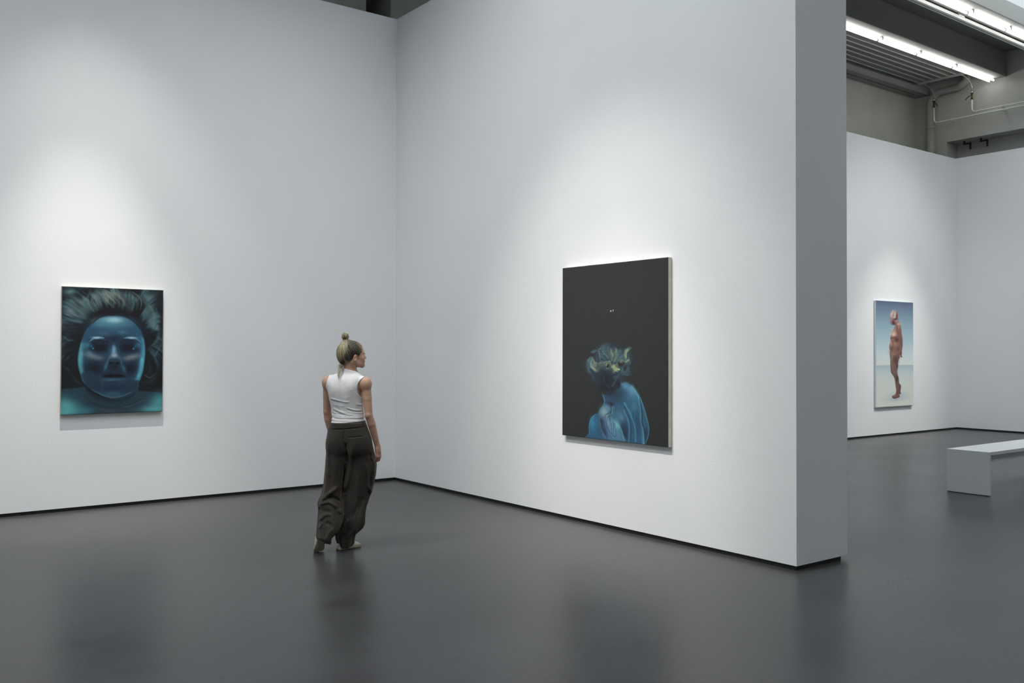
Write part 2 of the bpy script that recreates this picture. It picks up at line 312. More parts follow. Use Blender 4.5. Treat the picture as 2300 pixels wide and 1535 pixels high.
# ---------------------------------------------------------------- paintings: brushwork as coloured canvas
# strokes in metres from the top left corner of each canvas; colours are the paint's own
FACE = [
('P',[(.0028,.0007),(.9327,-.0008),(.9523,.2208),(.9826,.4372),(.9492,.6544),(.8229,.6761),(.7623,.4402),(.559,.2737),(.3102,.3005),(.1919,.5516),(.152,.7583),(.0046,.7575)],(24,32,40),1,.031),
('B',.1946,.1272,.2222,.1243,0,(44,62,68),.75,1),
('B',.4201,.0775,.1987,.084,0,(58,70,74),.6,1),
('B',.6924,.1103,.1746,.1175,0,(44,64,70),.75,1),
('B',.8674,.3093,.0734,.1834,0,(40,66,76),.7,1),
('B',.0704,.0903,.0856,.0822,0,(45,55,60),.6,1),
('B',.0319,.1737,.0473,.0615,0,(35,75,78),.5,1),
('B',.0677,.5114,.0855,.2054,0,(30,44,52),.6,1),
('H',.4858,.6759,.3,.9,.4,.92,[(10,12,18),(19,27,34),(36,54,62),(62,88,94),(96,116,120)],.9),
('L',[(.232,.3282),(.1647,.2832),(.0883,.2593),(.0079,.246)],.0103,(115,124,136),6,.3,.002),
('L',[(.247,.2708),(.1747,.2312),(.0888,.1822),(.0135,.1026)],.0238,(82,102,105),13,.27,.002),
('L',[(.2614,.2912),(.194,.2204),(.1512,.1493),(.1375,.0363)],.0279,(78,99,101),14,.27,.002),
('L',[(.291,.2489),(.2476,.1773),(.2432,.1048),(.273,.0101)],.0161,(101,116,119),9,.3,.002),
('L',[(.335,.253),(.2865,.1761),(.2801,.1139),(.312,.0189)],.0121,(115,132,130),7,.33,.002),
('L',[(.3794,.2466),(.3455,.1534),(.3361,.0806),(.3219,.0081)],.0203,(81,102,108),10,.27,.002),
('L',[(.4293,.1928),(.3901,.1205),(.3826,.0579),(.3859,.0054)],.0163,(96,116,120),8,.3,.002),
('L',[(.3597,.2366),(.3308,.1539),(.3314,.0494),(.3416,.0072)],.0097,(129,133,122),5,.27,.002),
('L',[(.499,.2118),(.4346,.1401),(.4052,.0781),(.3908,.0105)],.0139,(151,164,148),8,.36,.002),
('L',[(.5194,.169),(.4696,.1178),(.4202,.067),(.3958,.0103)],.0139,(169,172,145),7,.3,.002),
('L',[(.5747,.1885),(.5096,.127),(.45,.0659),(.4057,.0099)],.0164,(127,130,115),8,.3,.002),
('L',[(.6051,.1929),(.5802,.13),(.5301,.0735),(.4604,.0129)],.014,(163,171,135),7,.36,.0021),
('L',[(.6354,.2186),(.6156,.1448),(.5704,.0826),(.4803,.0121)],.0166,(105,105,120),9,.3,.0021),
('L',[(.6609,.2179),(.6513,.1383),(.6008,.0709),(.5204,.0158)],.0191,(87,110,114),9,.27,.0021),
('L',[(.7122,.2165),(.7313,.1357),(.6927,.0676),(.6012,.0178)],.0218,(95,110,107),10,.27,.0021),
('L',[(.7483,.2262),(.7695,.1506),(.7493,.0816),(.6623,.0207)],.0067,(129,135,150),5,.36,.0021),
('L',[(.7946,.268),(.8211,.192),(.7957,.1175),(.7237,.0451)],.0211,(70,97,103),9,.27,.0021),
('L',[(.8039,.4182),(.8722,.3632),(.8887,.2549),(.8267,.1488),(.7442,.0657)],.032,(83,115,121),17,.27,.0021),
('L',[(.8506,.4606),(.9141,.3949),(.9307,.2755),(.9104,.1678),(.8271,.0842)],.0111,(62,109,130),7,.3,.0021),
('L',[(.7629,.3545),(.8254,.3318),(.8573,.2449),(.8057,.1602)],.0255,(66,90,97),10,.24,.0021),
('L',[(.9541,.4159),(.945,.5027),(.9076,.568),(.8547,.6114)],.0162,(75,117,119),11,.3,.0021),
('L',[(.8392,.5899),(.8752,.6761),(.9172,.6923),(.9655,.5893)],.0111,(74,126,131),7,.3,.0021),
('L',[(.8494,.6222),(.9065,.7193),(.9479,.8278),(.9261,.925),(.8626,.9779),(.7688,.9815)],.0257,(58,80,92),15,.24,.0021),
('L',[(.8226,.7191),(.8638,.8055),(.8475,.8915),(.79,.9229)],.0255,(50,67,76),12,.24,.0021),
('L',[(.8653,.6006),(.8859,.6545),(.9273,.7627),(.9531,.8495)],.0068,(72,124,130),5,.3,.0021),
('L',[(.8005,.9016),(.8629,.9348),(.9265,.8709)],.0102,(77,95,104),6,.24,.0021),
('L',[(.1354,.3664),(.0685,.3882),(.0072,.3484)],.0158,(57,78,87),9,.24,.002),
('L',[(.1254,.4284),(.0586,.45),(.0069,.3995)],.0119,(49,70,81),7,.24,.002),
('L',[(.1199,.5418),(.058,.5423),(.0063,.4967)],.0103,(68,101,110),7,.3,.002),
('L',[(.1251,.4696),(.0584,.4807),(.0066,.4507)],.0103,(45,66,75),6,.24,.002),
('L',[(.1147,.6036),(.0575,.6141),(.0056,.5939)],.0103,(36,53,60),5,.24,.002),
('L',[(.1048,.6551),(.0573,.6552),(.0053,.645)],.0079,(45,64,72),5,.24,.002),
('L',[(.1987,.9883),(.1412,.9562),(.0938,.8916),(.0561,.8347),(.0043,.8086)],.0135,(58,82,93),10,.27,.002),
('L',[(.0037,.9006),(.0651,.9066),(.122,.9538),(.1891,.984)],.0087,(54,76,87),6,.27,.002),
('L',[(.0325,.8293),(.0796,.8812),(.1126,.9331)],.0071,(47,65,75),5,.24,.002),
('W',.4792,.1807,.55,.36,.003,13),
('S',[(.1627,.5931),(.2022,.448),(.2905,.3114),(.4189,.256),(.5592,.2419),(.6912,.2918),(.7832,.4185),(.8237,.5685)],.0466,(16,17,25),.85,0),
('S',[(.2908,.2697),(.4589,.234),(.62,.2403)],.0226,(18,18,26),.7,1),
('B',.9638,.0902,.0637,.1303,0,(24,26,30),.9,1),
('B',.9779,.3504,.0276,.2172,0,(24,26,30),.9,1),
('B',.9684,.9256,.0531,.1519,0,(17,18,22),.95,1),
('B',.0555,.9219,.0854,.0923,0,(17,19,23),.9,1),
('P',[(.2082,1.002),(.2757,1.0814),(.3932,1.1368),(.4926,1.1523),(.6344,1.1119),(.7459,1.0079),(.7496,1.0668),(.8619,1.0857),(.9915,1.1161),(.9933,1.3171),(-.0036,1.3091),(-.002,1.0589),(.1024,1.0337),(.2081,1.0175)],(33,54,66),1,.0062),
('B',.0442,1.2086,.1421,.0973,18,(78,142,146),1,1),
('B',.0155,1.269,.1889,.0511,0,(82,150,152),.9,1),
('B',.9559,1.1964,.1272,.0975,-30,(72,135,142),.95,1),
('B',.9236,1.2711,.1795,.0433,0,(84,150,152),.9,1),
('B',.4917,1.2871,.1804,.0474,0,(58,66,72),.7,1),
('B',.1596,1.0784,.1153,.0619,0,(36,62,76),.6,1),
('B',.7575,1.1152,.0931,.0535,0,(38,60,74),.5,1),
('B',.2356,1.267,.0874,.0415,0,(58,110,128),.6,1),
('S',[(.2178,1.0281),(.2853,1.1024),(.3931,1.1525),(.5025,1.1695),(.6341,1.1437),(.7164,1.0927)],.0226,(22,40,52),.85,1),
('S',[(.2557,1.1639),(.3729,1.2198),(.492,1.245),(.6336,1.2288),(.7571,1.1794)],.0154,(28,48,58),.7,1),
('S',[(.5725,1.2426),(.654,1.2295),(.757,1.1901),(.8091,1.1649)],.0047,(88,102,108),.5,1),
('S',[(.3138,1.2283),(.4122,1.2579),(.532,1.2623)],.0046,(66,86,92),.4,1),
('P',[(.3295,.3366),(.3889,.3008),(.4785,.2861),(.5689,.2904),(.65,.3194),(.7214,.3767),(.7674,.4509),(.7978,.5472),(.8085,.6546),(.8036,.762),(.7883,.8692),(.7618,.9546),(.7439,.9971),(.7416,1.0292),(.696,1.0762),(.6139,1.1219),(.5027,1.1463),(.4131,1.1269),(.3344,1.085),(.2663,1.0344),(.2132,.9814),(.1847,.9084),(.1612,.8306),(.1522,.7377),(.1624,.6448),(.1822,.5517),(.2166,.4581),(.2705,.3846)],(38,66,88),1,.0072),
('B',.4976,.4228,.2206,.0844,0,(48,86,108),.7,1),
('B',.4781,.3367,.165,.0421,0,(118,164,176),1,1),
('B',.4778,.381,.19,.0421,0,(72,118,138),.6,1),
('B',.4983,.3226,.0902,.0274,0,(140,176,182),.8,1),
('B',.3687,.362,.0691,.0419,-25,(70,118,136),.7,1),
('B',.6396,.3568,.0714,.0426,30,(58,100,124),.7,1),
('B',.4174,.4765,.0893,.0231,0,(64,102,122),.6,1),
('B',.5678,.4588,.0607,.0212,0,(72,110,128),.7,1),
('B',.4969,.523,.0902,.0527,0,(24,38,60),.85,1),
('B',.4973,.465,.0601,.0148,0,(40,66,92),.5,1),
('B',.2603,.468,.0584,.0728,0,(38,78,108),.6,1),
('B',.731,.4835,.0516,.0856,0,(44,84,112),.6,1),
('P',[(.3295,.3366),(.3889,.3008),(.4785,.2861),(.5689,.2904),(.65,.3194),(.7214,.3767),(.7674,.4509),(.7978,.5472),(.8085,.6546),(.8036,.762),(.7883,.8692),(.7618,.9546),(.7439,.9971),(.7416,1.0292),(.696,1.0762),(.6139,1.1219),(.5027,1.1463),(.4131,1.1269),(.3344,1.085),(.2663,1.0344),(.2132,.9814),(.1847,.9084),(.1612,.8306),(.1522,.7377),(.1624,.6448),(.1822,.5517),(.2166,.4581),(.2705,.3846)],None,1,.012),
('S',[(.18,.593),(.1619,.7171),(.1661,.81),(.1896,.893),(.2038,.9501)],.0309,(76,142,156),1,0),
('S',[(.1912,.6551),(.1828,.7585),(.1947,.862)],.02,(92,160,172),.6,1),
('S',[(.7906,.5365),(.794,.6546),(.7859,.7619),(.7644,.8689),(.7328,.9595)],.0338,(68,138,164),1,0),
('S',[(.7759,.7189),(.7647,.8261),(.7382,.9328)],.0211,(98,170,188),.75,1),
('B',.2206,.5929,.0581,.0518,0,(64,122,140),.7,1),
('B',.751,.5689,.0517,.0482,0,(60,110,136),.7,1),
('B',.3067,.8321,.1077,.0938,0,(15,24,38),.95,1),
('B',.6567,.8357,.0899,.0894,0,(15,24,38),.95,1),
('B',.4946,.8551,.1202,.0527,0,(22,34,50),.6,1),
('P',[(.1799,.9032),(.2188,.8675),(.2772,.8526),(.3551,.9267),(.3741,1.0316),(.3344,1.085),(.2663,1.0344),(.2132,.9814)],(30,50,66),.9,.0161),
('P',[(.6968,.9588),(.7638,.9654),(.7439,.9971),(.7416,1.0292),(.696,1.0762),(.6139,1.1219),(.5536,1.0568),(.615,.9627)],(32,52,68),.85,.0146),
('B',.4934,1.0343,.1503,.0632,0,(20,38,62),.85,1),
('B',.4141,.9696,.0794,.0524,0,(34,54,70),.6,1),
('B',.6352,.9843,.0714,.0638,0,(32,52,68),.6,1),
('S',[(.2759,1.045),(.354,1.0917),(.4329,1.1253),(.5028,1.1368),(.5936,1.1214),(.6754,1.081)],.0134,(56,92,102),.85,1),
('B',.3474,.6048,.1082,.0773,0,(14,24,40),.97,1),
('B',.6429,.6089,.1081,.0787,0,(14,24,40),.97,1),
('B',.3428,.5662,.0885,.0313,0,(24,38,60),.8,1),
('B',.6483,.5642,.0919,.0319,0,(24,38,60),.8,1),
('S',[(.245,.572),(.2891,.5353),(.3578,.5242),(.417,.5416)],.0071,(60,96,120),.7,1),
('B',.3284,.5151,.0491,.0125,0,(150,180,196),1,1),
('S',[(.2597,.5511),(.2989,.5216),(.3579,.5107),(.4023,.5207)],.0051,(120,160,180),.8,1),
('B',.6712,.514,.0512,.0128,0,(150,176,190),1,1),
('S',[(.5927,.5221),(.6487,.5078),(.7101,.5179),(.7666,.5603)],.0052,(112,152,174),.8,1),
('S',[(.2988,.5456),(.3577,.5399),(.4169,.5499),(.4367,.5708)],.0082,(18,26,42),.8,1),
('S',[(.557,.5648),(.5976,.5401),(.6588,.5354),(.7099,.5478)],.0083,(18,26,42),.8,1),
('B',.3572,.6152,.0709,.0418,0,(12,16,26),.95,1),
('B',.6378,.6164,.0734,.0425,0,(12,16,26),.95,1),
('B',.3572,.6152,.0236,.0209,0,(22,30,40),.8,1),
('B',.6327,.6164,.0245,.0213,0,(22,30,40),.8,1),
('B',.3621,.611,.0099,.0105,0,(8,9,14),1,1),
('B',.6358,.6122,.0102,.0106,0,(8,9,14),1,1),
('S',[(.2984,.6029),(.3377,.5819),(.387,.5837),(.4165,.6129)],.0036,(28,44,62),.6,1),
('S',[(.5769,.6071),(.6177,.5804),(.6687,.5822),(.6992,.6119)],.0037,(28,44,62),.6,1),
('S',[(.2982,.6341),(.3471,.6591),(.4014,.6528)],.003,(30,52,70),.6,1),
('S',[(.5867,.6547),(.6477,.6611),(.6939,.6376)],.0031,(30,52,70),.6,1),
('B',.2943,.6258,.0098,.0125,0,(70,140,168),.8,1),
('B',.6909,.629,.0103,.0128,0,(70,140,168),.8,1),
('B',.2769,.6009,.0137,.0229,-30,(40,96,130),.7,1),
('B',.7096,.6012,.0144,.0235,30,(40,96,130),.7,1),
('B',.24,.5928,.0252,.027,0,(60,120,145),.6,1),
('B',.7405,.5904,.0248,.0278,0,(56,112,140),.6,1),
('B',.2831,.7018,.0927,.0312,15,(100,112,120),.9,1),
('B',.3368,.7228,.0589,.0209,0,(92,98,112),.7,1),
('B',.678,.7133,.0973,.0299,-12,(108,112,118),.9,1),
('B',.637,.7345,.051,.0191,0,(100,98,108),.6,1),
('B',.2638,.6706,.0389,.0229,30,(92,128,138),.5,1),
('P',[(.4743,.6074),(.4964,.5968),(.5184,.6126),(.536,.6759),(.5558,.7341),(.4455,.7337),(.4619,.6759)],(70,104,126),.85,.0165),
('B',.4961,.6443,.016,.0527,0,(112,150,168),.9,1),
('B',.5007,.7023,.0341,.0274,0,(138,150,158),1,1),
('B',.456,.6548,.014,.0526,0,(36,70,100),.8,1),
('B',.5422,.6548,.0141,.0529,0,(34,64,92),.8,1),
('B',.5003,.7603,.0782,.038,0,(24,38,54),.95,1),
('B',.4672,.779,.026,.0179,0,(10,12,18),1,1),
('B',.5333,.7795,.0262,.018,0,(10,12,18),1,1),
('B',.5003,.755,.0261,.0127,0,(44,66,84),.8,1),
('S',[(.4372,.7914),(.4334,.7599),(.4475,.7337),(.4675,.7233)],.0077,(74,104,122),.8,1),
('S',[(.5706,.7924),(.5718,.7607),(.5578,.7341),(.5418,.7235)],.0078,(64,94,114),.8,1),
('S',[(.4433,.7726),(.4673,.7559),(.4892,.7665)],.0026,(70,98,112),.8,1),
('S',[(.5103,.7667),(.5335,.7562),(.5596,.7733)],.0026,(60,86,104),.8,1),
('B',.4999,.8183,.0501,.0274,0,(18,26,38),.9,1),
('B',.4172,.8144,.0149,.0441,15,(52,106,130),.8,1),
('B',.5936,.8329,.0203,.0488,-25,(48,92,114),.8,1),
('P',[(.367,.9164),(.4147,.8773),(.4646,.86),(.4945,.8709),(.5298,.8587),(.5801,.8794),(.6306,.9226),(.5747,.9323),(.4941,.9342),(.4144,.9297)],(26,40,58),.95,.0082),
('P',[(.3947,.9147),(.4544,.8946),(.4943,.9015),(.5446,.8959),(.6072,.9201),(.5444,.9276),(.4941,.931),(.4442,.926)],(10,11,17),1,.0051),
('B',.499,.9522,.0902,.0211,0,(50,80,98),.9,1),
('B',.4938,.9732,.0701,.0105,0,(24,38,54),.8,1),
('B',.454,.9545,.0399,.0126,0,(66,96,112),.6,1),
('B',.493,1.0975,.0902,.0274,0,(54,88,100),.6,1),
('U',),
('S',[(.2804,.374),(.3593,.3015),(.4786,.2735),(.5791,.2785),(.6908,.3398),(.7521,.419)],.0114,(20,24,36),.6,1)]
BACK = [
('B',.6851,.4385,.0097,.0075,20,(225,220,228),1,.6),
('B',.7165,.4339,.0077,.0075,0,(225,220,225),1,.6),
('S',[(.6671,.4529),(.6761,.4452),(.685,.4269)],.0038,(95,80,90),.7,1),
('S',[(.7146,.4396),(.7196,.4212)],.0027,(90,88,92),.6,1),
('B',.7076,.4455,.0051,.0035,0,(90,92,92),.9,1),
('P',[(.5702,1.2016),(.6232,1.2078),(.7273,1.1763),(.8236,1.0985),(.8684,1.0903),(.9129,1.0931),(.957,1.1145),(1.0063,1.1594),(1.0497,1.2002),(1.0874,1.2486),(1.125,1.3461),(1.1623,1.4428),(1.1756,1.5026),(1.1627,1.5566),(1.1312,1.6198),(1.1048,1.6448),(.3734,1.6551),(.3883,1.5722),(.3911,1.4984),(.4092,1.4482),(.4515,1.4112),(.5056,1.388),(.5411,1.3398),(.5824,1.3057),(.5911,1.2571)],(44,82,106),1,.0034),
('B',.8741,1.1207,.0836,.0313,20,(78,128,150),.9,1),
('B',.9517,1.165,.0714,.0426,45,(92,142,158),.9,1),
('B',.9077,1.1976,.072,.0623,0,(62,96,130),.7,1),
('B',.7845,1.202,.0908,.0591,0,(40,64,80),.9,1),
('B',.6813,1.1937,.0926,.0517,0,(34,42,58),.9,1),
('B',.7276,1.2516,.0976,.0317,0,(46,66,88),.8,1),
('S',[(.9625,1.1259),(1.0172,1.1783),(1.0552,1.2384),(1.077,1.3332),(1.0773,1.4098),(1.1043,1.5036),(1.1047,1.6296)],.0184,(84,148,164),.7,0),
('S',[(1.0226,1.1819),(1.0605,1.219),(1.1035,1.2937),(1.1356,1.3683),(1.1676,1.4615),(1.173,1.5066)],.0068,(70,138,160),.7,1),
('S',[(1.0551,1.2192),(1.0769,1.2949),(1.0878,1.3709),(1.088,1.4283),(1.1203,1.5216),(1.126,1.6355)],.0101,(28,38,56),.95,1),
('B',1.1362,1.5281,.0265,.0571,0,(34,52,72),.9,1),
('S',[(1.1678,1.5032),(1.1574,1.557),(1.1286,1.6162)],.0032,(66,126,150),.8,1),
('B',.9959,1.2987,.0599,.0772,0,(56,104,130),.8,1),
('B',1.029,1.451,.0379,.1154,0,(38,66,92),.8,1),
('S',[(.9852,1.3378),(.969,1.416),(.9967,1.5109),(1.0133,1.606)],.0116,(34,52,76),.7,1),
('S',[(.8635,1.2735),(.9026,1.3185),(.947,1.3785),(.9801,1.4385),(1.0021,1.5105),(1.0079,1.6065)],.0103,(68,130,154),.75,0),
('S',[(.8636,1.3048),(.8916,1.3503),(.9306,1.4182),(.9474,1.4948),(.9423,1.6115)],.0085,(38,56,84),.9,0),
('S',[(.8582,1.3402),(.8974,1.4006),(.9225,1.4575),(.9255,1.5351),(.9203,1.6132)],.0104,(64,126,150),.75,0),
('B',.8756,1.5385,.0391,.0859,0,(34,46,66),.95,1),
('B',.8251,1.4949,.0338,.0471,0,(32,48,70),.9,1),
('B',.7965,1.3866,.068,.063,0,(70,104,124),.75,1),
('B',.8304,1.4083,.0338,.0353,0,(84,112,138),.7,1),
('B',.7967,1.4495,.0453,.0236,0,(44,78,104),.9,1),
('P',[(.5355,1.4208),(.5472,1.3597),(.5825,1.3217),(.6469,1.2948),(.7164,1.3115),(.728,1.3506),(.7397,1.4292),(.8025,1.4806),(.8196,1.5228),(.8478,1.5718),(.8676,1.6211),(.6131,1.6127),(.5716,1.5595),(.5298,1.4817)],(80,118,138),.7,.0195),
('B',.5945,1.3733,.0589,.0602,10,(128,148,156),.8,1),
('B',.6592,1.4737,.064,.0598,0,(110,146,162),.7,1),
('B',.7628,1.4792,.0456,.0513,-20,(104,160,168),.8,1),
('B',.7,1.5506,.0809,.0437,0,(84,124,158),.7,1),
('S',[(.7627,1.4516),(.8139,1.5035),(.8422,1.5565),(.8676,1.6172)],.0086,(84,154,168),.7,1),
('B',.5713,1.467,.0355,.0603,-12,(48,52,74),.9,1),
('B',.6128,1.5366,.047,.0601,-20,(58,72,104),.8,1),
('S',[(.5415,1.4285),(.5655,1.4996),(.6011,1.5575),(.6481,1.6061)],.0124,(44,48,72),.8,1),
('S',[(.4936,1.4028),(.5119,1.4828),(.5361,1.562),(.5659,1.6082)],.01,(40,78,104),.7,1),
('B',.4397,1.4872,.0425,.0651,0,(52,122,156),.9,1),
('B',.4703,1.5665,.0604,.0487,0,(44,88,120),.8,1),
('S',[(.3945,1.5922),(.3911,1.5106),(.4153,1.4479),(.4576,1.4109),(.4936,1.3927)],.0066,(66,138,168),.7,1),
('B',.4939,1.4677,.036,.0527,0,(44,96,130),.6,1),
('S',[(.5762,1.2094),(.5969,1.2448),(.6,1.2848),(.5766,1.318)],.0035,(84,150,172),.8,1),
('B',.6701,1.2818,.0638,.0143,0,(42,46,66),.9,1),
('B',.6933,1.2967,.0289,.0159,0,(36,36,54),.9,1),
('S',[(.6933,1.2967),(.6819,1.3529),(.6706,1.4172),(.6939,1.4716),(.6942,1.5352),(.7001,1.5626)],.0022,(34,34,52),.75,0),
('S',[(.699,1.3004),(.6935,1.3524),(.6879,1.3924),(.6938,1.4318)],.0022,(34,34,52),.75,0),
('S',[(.6469,1.2988),(.6934,1.3285),(.682,1.3688),(.6239,1.3918),(.6005,1.4172),(.6006,1.4372)],.0022,(34,34,52),.75,0),
('S',[(.6935,1.3524),(.6472,1.3786),(.6122,1.3965)],.0022,(34,34,52),.75,0),
('S',[(.6705,1.3933),(.6358,1.4352),(.6301,1.4755),(.6536,1.5219),(.6827,1.5638),(.6944,1.6027)],.0022,(34,34,52),.75,0),
('S',[(.6181,1.4082),(.6183,1.4562),(.6419,1.5067)],.0022,(34,34,52),.75,0),
('S',[(.7169,1.4543),(.7284,1.4695),(.717,1.4821),(.7371,1.4927),(.7399,1.4727),(.7227,1.4658)],.0022,(34,34,52),.75,0),
('S',[(.7285,1.4932),(.7172,1.5415),(.7087,1.5659)],.0022,(34,34,52),.75,0),
('S',[(.7486,1.4998),(.7573,1.5467),(.7518,1.5826),(.7289,1.5843),(.7087,1.562)],.0022,(34,34,52),.75,0),
('S',[(.7164,1.3274),(.7223,1.3747),(.7282,1.41)],.0022,(34,34,52),.75,0),
('S',[(.6936,1.3841),(.7283,1.4299)],.0022,(34,34,52),.75,0),
('S',[(.722,1.2835),(.7479,1.3101),(.7508,1.3416)],.0022,(34,34,52),.75,0),
('S',[(.6008,1.4813),(.6128,1.5366),(.6713,1.5925)],.0022,(34,34,52),.75,0),
('S',[(.5534,1.4319),(.5773,1.5029),(.6246,1.5719)],.0022,(34,34,52),.75,0),
('S',[(.6647,1.4016),(.6707,1.4531),(.6824,1.4882)],.0022,(34,34,52),.75,0),
('P',[(.5601,.7513),(.6166,.7389),(.6818,.7379),(.7371,.7527),(.7828,.7783),(.8549,.7912),(.926,.7729),(.9307,.8506),(.9528,.8971),(.9353,.9283),(.9312,.9905),(.8826,1.0225),(.8649,1.0603),(.8201,1.0739),(.8113,1.137),(.7386,1.1455),(.6742,1.1665),(.5806,1.1567),(.5045,1.1331),(.4368,1.0731),(.4269,1.0309),(.3682,.9992),(.3581,.9336),(.3726,.8941),(.4456,.8612),(.527,.806)],(40,54,66),1,.0086),
('B',.6449,.8127,.1212,.0639,0,(70,98,106),.7,1),
('B',.8193,.8728,.1172,.0629,0,(66,100,104),.7,1),
('B',.4556,.9458,.1063,.0521,0,(76,108,112),.7,1),
('B',.6734,.9626,.1391,.0319,0,(72,96,92),.6,1),
('B',.8646,.9853,.0804,.0375,0,(54,94,108),.7,1),
('B',.6226,1.0753,.1217,.0833,0,(28,30,40),.9,1),
('B',.6182,1.1491,.1125,.0288,0,(26,27,36),.9,1),
('B',.7749,1.1065,.05,.0379,0,(28,30,42),.9,1),
('B',.7003,.7556,.0415,.0191,0,(38,44,66),.8,1),
('L',[(.6727,.7809),(.6914,.8351),(.7008,.8732),(.6917,.9115)],.021,(116,134,109),45,.51,.001),
('L',[(.7372,.7781),(.7601,.8035),(.7374,.8414),(.7101,.8986)],.0163,(123,141,112),39,.4675,.001),
('L',[(.6447,.7552),(.6449,.8031),(.6683,.851),(.687,.8924)],.0164,(75,96,102),36,.425,.001),
('L',[(.5978,.7452),(.5933,.7869),(.6028,.819)],.0143,(68,98,107),27,.425,.001),
('L',[(.5697,.7868),(.5981,.819),(.6357,.8543),(.6731,.8797)],.0057,(111,132,127),15,.51,.001),
('L',[(.5557,.8286),(.57,.8609),(.6078,.8864)],.0095,(69,102,113),24,.425,.001),
('L',[(.5601,.7642),(.546,.7931),(.5223,.806),(.5415,.8512),(.5606,.8867),(.5985,.9089)],.0062,(95,122,130),21,.595,.001),
('L',[(.3968,.8155),(.4357,.809),(.4743,.8059),(.5175,.8027)],.0097,(66,93,100),33,.4675,.001),
('L',[(.4066,.8253),(.4551,.8172),(.5032,.8124)],.0049,(82,109,111),15,.425,.001),
('L',[(.7829,.8035),(.7875,.8414),(.7467,.8857),(.7194,.9144)],.0186,(86,112,112),42,.425,.001),
('L',[(.8462,.8445),(.8103,.8791),(.756,.9173)],.006,(97,121,125),18,.425,.001),
('L',[(.751,.8161),(.7283,.8605),(.7101,.9113)],.007,(44,43,46),18,.425,.001),
('L',[(.9524,.7699),(.9084,.7946),(.8774,.8257),(.8686,.8601)],.0136,(87,118,117),36,.4675,.0009),
('L',[(.9128,.7884),(.8862,.8132),(.8685,.8476),(.8775,.8726)],.0105,(134,149,118),30,.5525,.0009),
('L',[(.9307,.8506),(.8909,.885),(.8374,.8978)],.0068,(96,119,117),18,.425,.0009),
('L',[(.9307,.8724),(.8954,.8943),(.8464,.9009),(.8104,.898)],.0101,(139,153,121),27,.51,.001),
('L',[(.9484,.8847),(.9353,.9096),(.8733,.9226),(.7833,.9171)],.0137,(71,95,100),39,.425,.0009),
('L',[(.806,.9295),(.8509,.9103),(.7742,.9235)],.0114,(49,43,46),21,.425,.001),
('L',[(.9529,.9095),(.8956,.9349),(.8196,.9419)],.0113,(61,83,90),30,.3825,.0009),
('L',[(.8644,.9415),(.8511,.9792),(.8288,1.0078)],.016,(75,110,117),36,.425,.001),
('L',[(.931,.947),(.9002,.9754),(.8557,.9979)],.0159,(63,93,101),39,.425,.0009),
('L',[(.9356,.9904),(.8736,1.0101),(.8198,1.0174)],.0137,(61,86,95),33,.3825,.0009),
('L',[(.94,1.0121),(.8915,1.0254),(.8379,1.0327)],.0068,(56,78,86),18,.34,.0009),
('L',[(.5275,.9191),(.6219,.912),(.6732,.9243),(.7195,.9493)],.0094,(125,144,126),33,.5525,.001),
('L',[(.5133,.9516),(.5513,.9286),(.622,.928),(.6826,.9434),(.7057,.9622)],.0142,(77,92,90),39,.425,.001),
('L',[(.5798,.9509),(.6173,.9312),(.6547,.9373),(.6455,.9629),(.6081,.973)],.0094,(109,126,109),27,.4675,.001),
('L',[(.6174,.9505),(.6454,.9438),(.6548,.9532)],.0071,(29,30,37),12,.68,.001),
('L',[(.7011,.9559),(.7471,.968),(.779,.9802)],.0186,(137,153,120),45,.51,.001),
('L',[(.7149,.9494),(.7653,.9615),(.7926,.9863)],.0116,(144,159,123),27,.51,.001),
('L',[(.7833,.9108),(.7652,.9362),(.7379,.9555)],.0116,(107,119,105),24,.425,.001),
('L',[(.4408,.8677),(.4166,.9004),(.4265,.9395),(.4702,.9781),(.5135,.9905)],.0146,(111,133,122),45,.51,.001),
('L',[(.4265,.9395),(.4509,.9653),(.5039,.9809)],.0073,(139,154,125),21,.51,.001),
('L',[(.4312,.8873),(.4555,.9067),(.47,.9261)],.0073,(136,142,113),18,.51,.001),
('L',[(.5132,.9193),(.47,.9261),(.4458,.9133)],.0145,(109,126,109),33,.425,.001),
('L',[(.5228,.9321),(.5133,.9581),(.5134,.984)],.012,(79,92,90),27,.425,.001),
('L',[(.4456,.8644),(.3825,.9006),(.3679,.9401),(.3975,.9856)],.0172,(78,108,115),48,.4675,.001),
('L',[(.3629,.9073),(.3729,.9532),(.3828,.9924),(.4317,1.0243)],.0172,(67,95,107),45,.425,.001),
('L',[(.4023,.9594),(.4364,.9851),(.4944,1.0037)],.0146,(52,71,82),33,.3825,.001),
('L',[(.4318,1.0341),(.4512,1.0565),(.4706,1.0691)],.0097,(53,74,85),24,.425,.001),
('L',[(.5801,1.0281),(.5943,1.0535),(.5992,1.0855)],.0095,(53,68,77),21,.425,.001),
('L',[(.5992,1.0919),(.6368,1.123),(.6741,1.1538)],.0061,(58,67,80),18,.425,.001),
('L',[(.7199,1.0572),(.7565,1.0406),(.8018,1.0208)],.0185,(59,77,87),39,.425,.001),
('L',[(.7748,1.0623),(.7384,1.0885),(.7201,1.1143),(.6926,1.1341)],.0093,(65,81,95),27,.425,.001),
('L',[(.8199,1.0425),(.8514,1.0575),(.8782,1.0569)],.0091,(47,61,70),21,.34,.001),
('L',[(.4996,1.1106),(.5045,1.1363),(.5237,1.1552)],.0058,(49,56,70),15,.3825,.001),
('L',[(.46,.8351),(.4698,.8676),(.494,.9)],.0145,(51,61,68),27,.34,.001),
('L',[(.5033,.8481),(.4986,.874),(.5226,.8868)],.0121,(61,74,78),21,.34,.001),
('L',[(.7828,.7815),(.8191,.8099),(.8371,.8288)],.0138,(67,93,100),30,.425,.001),
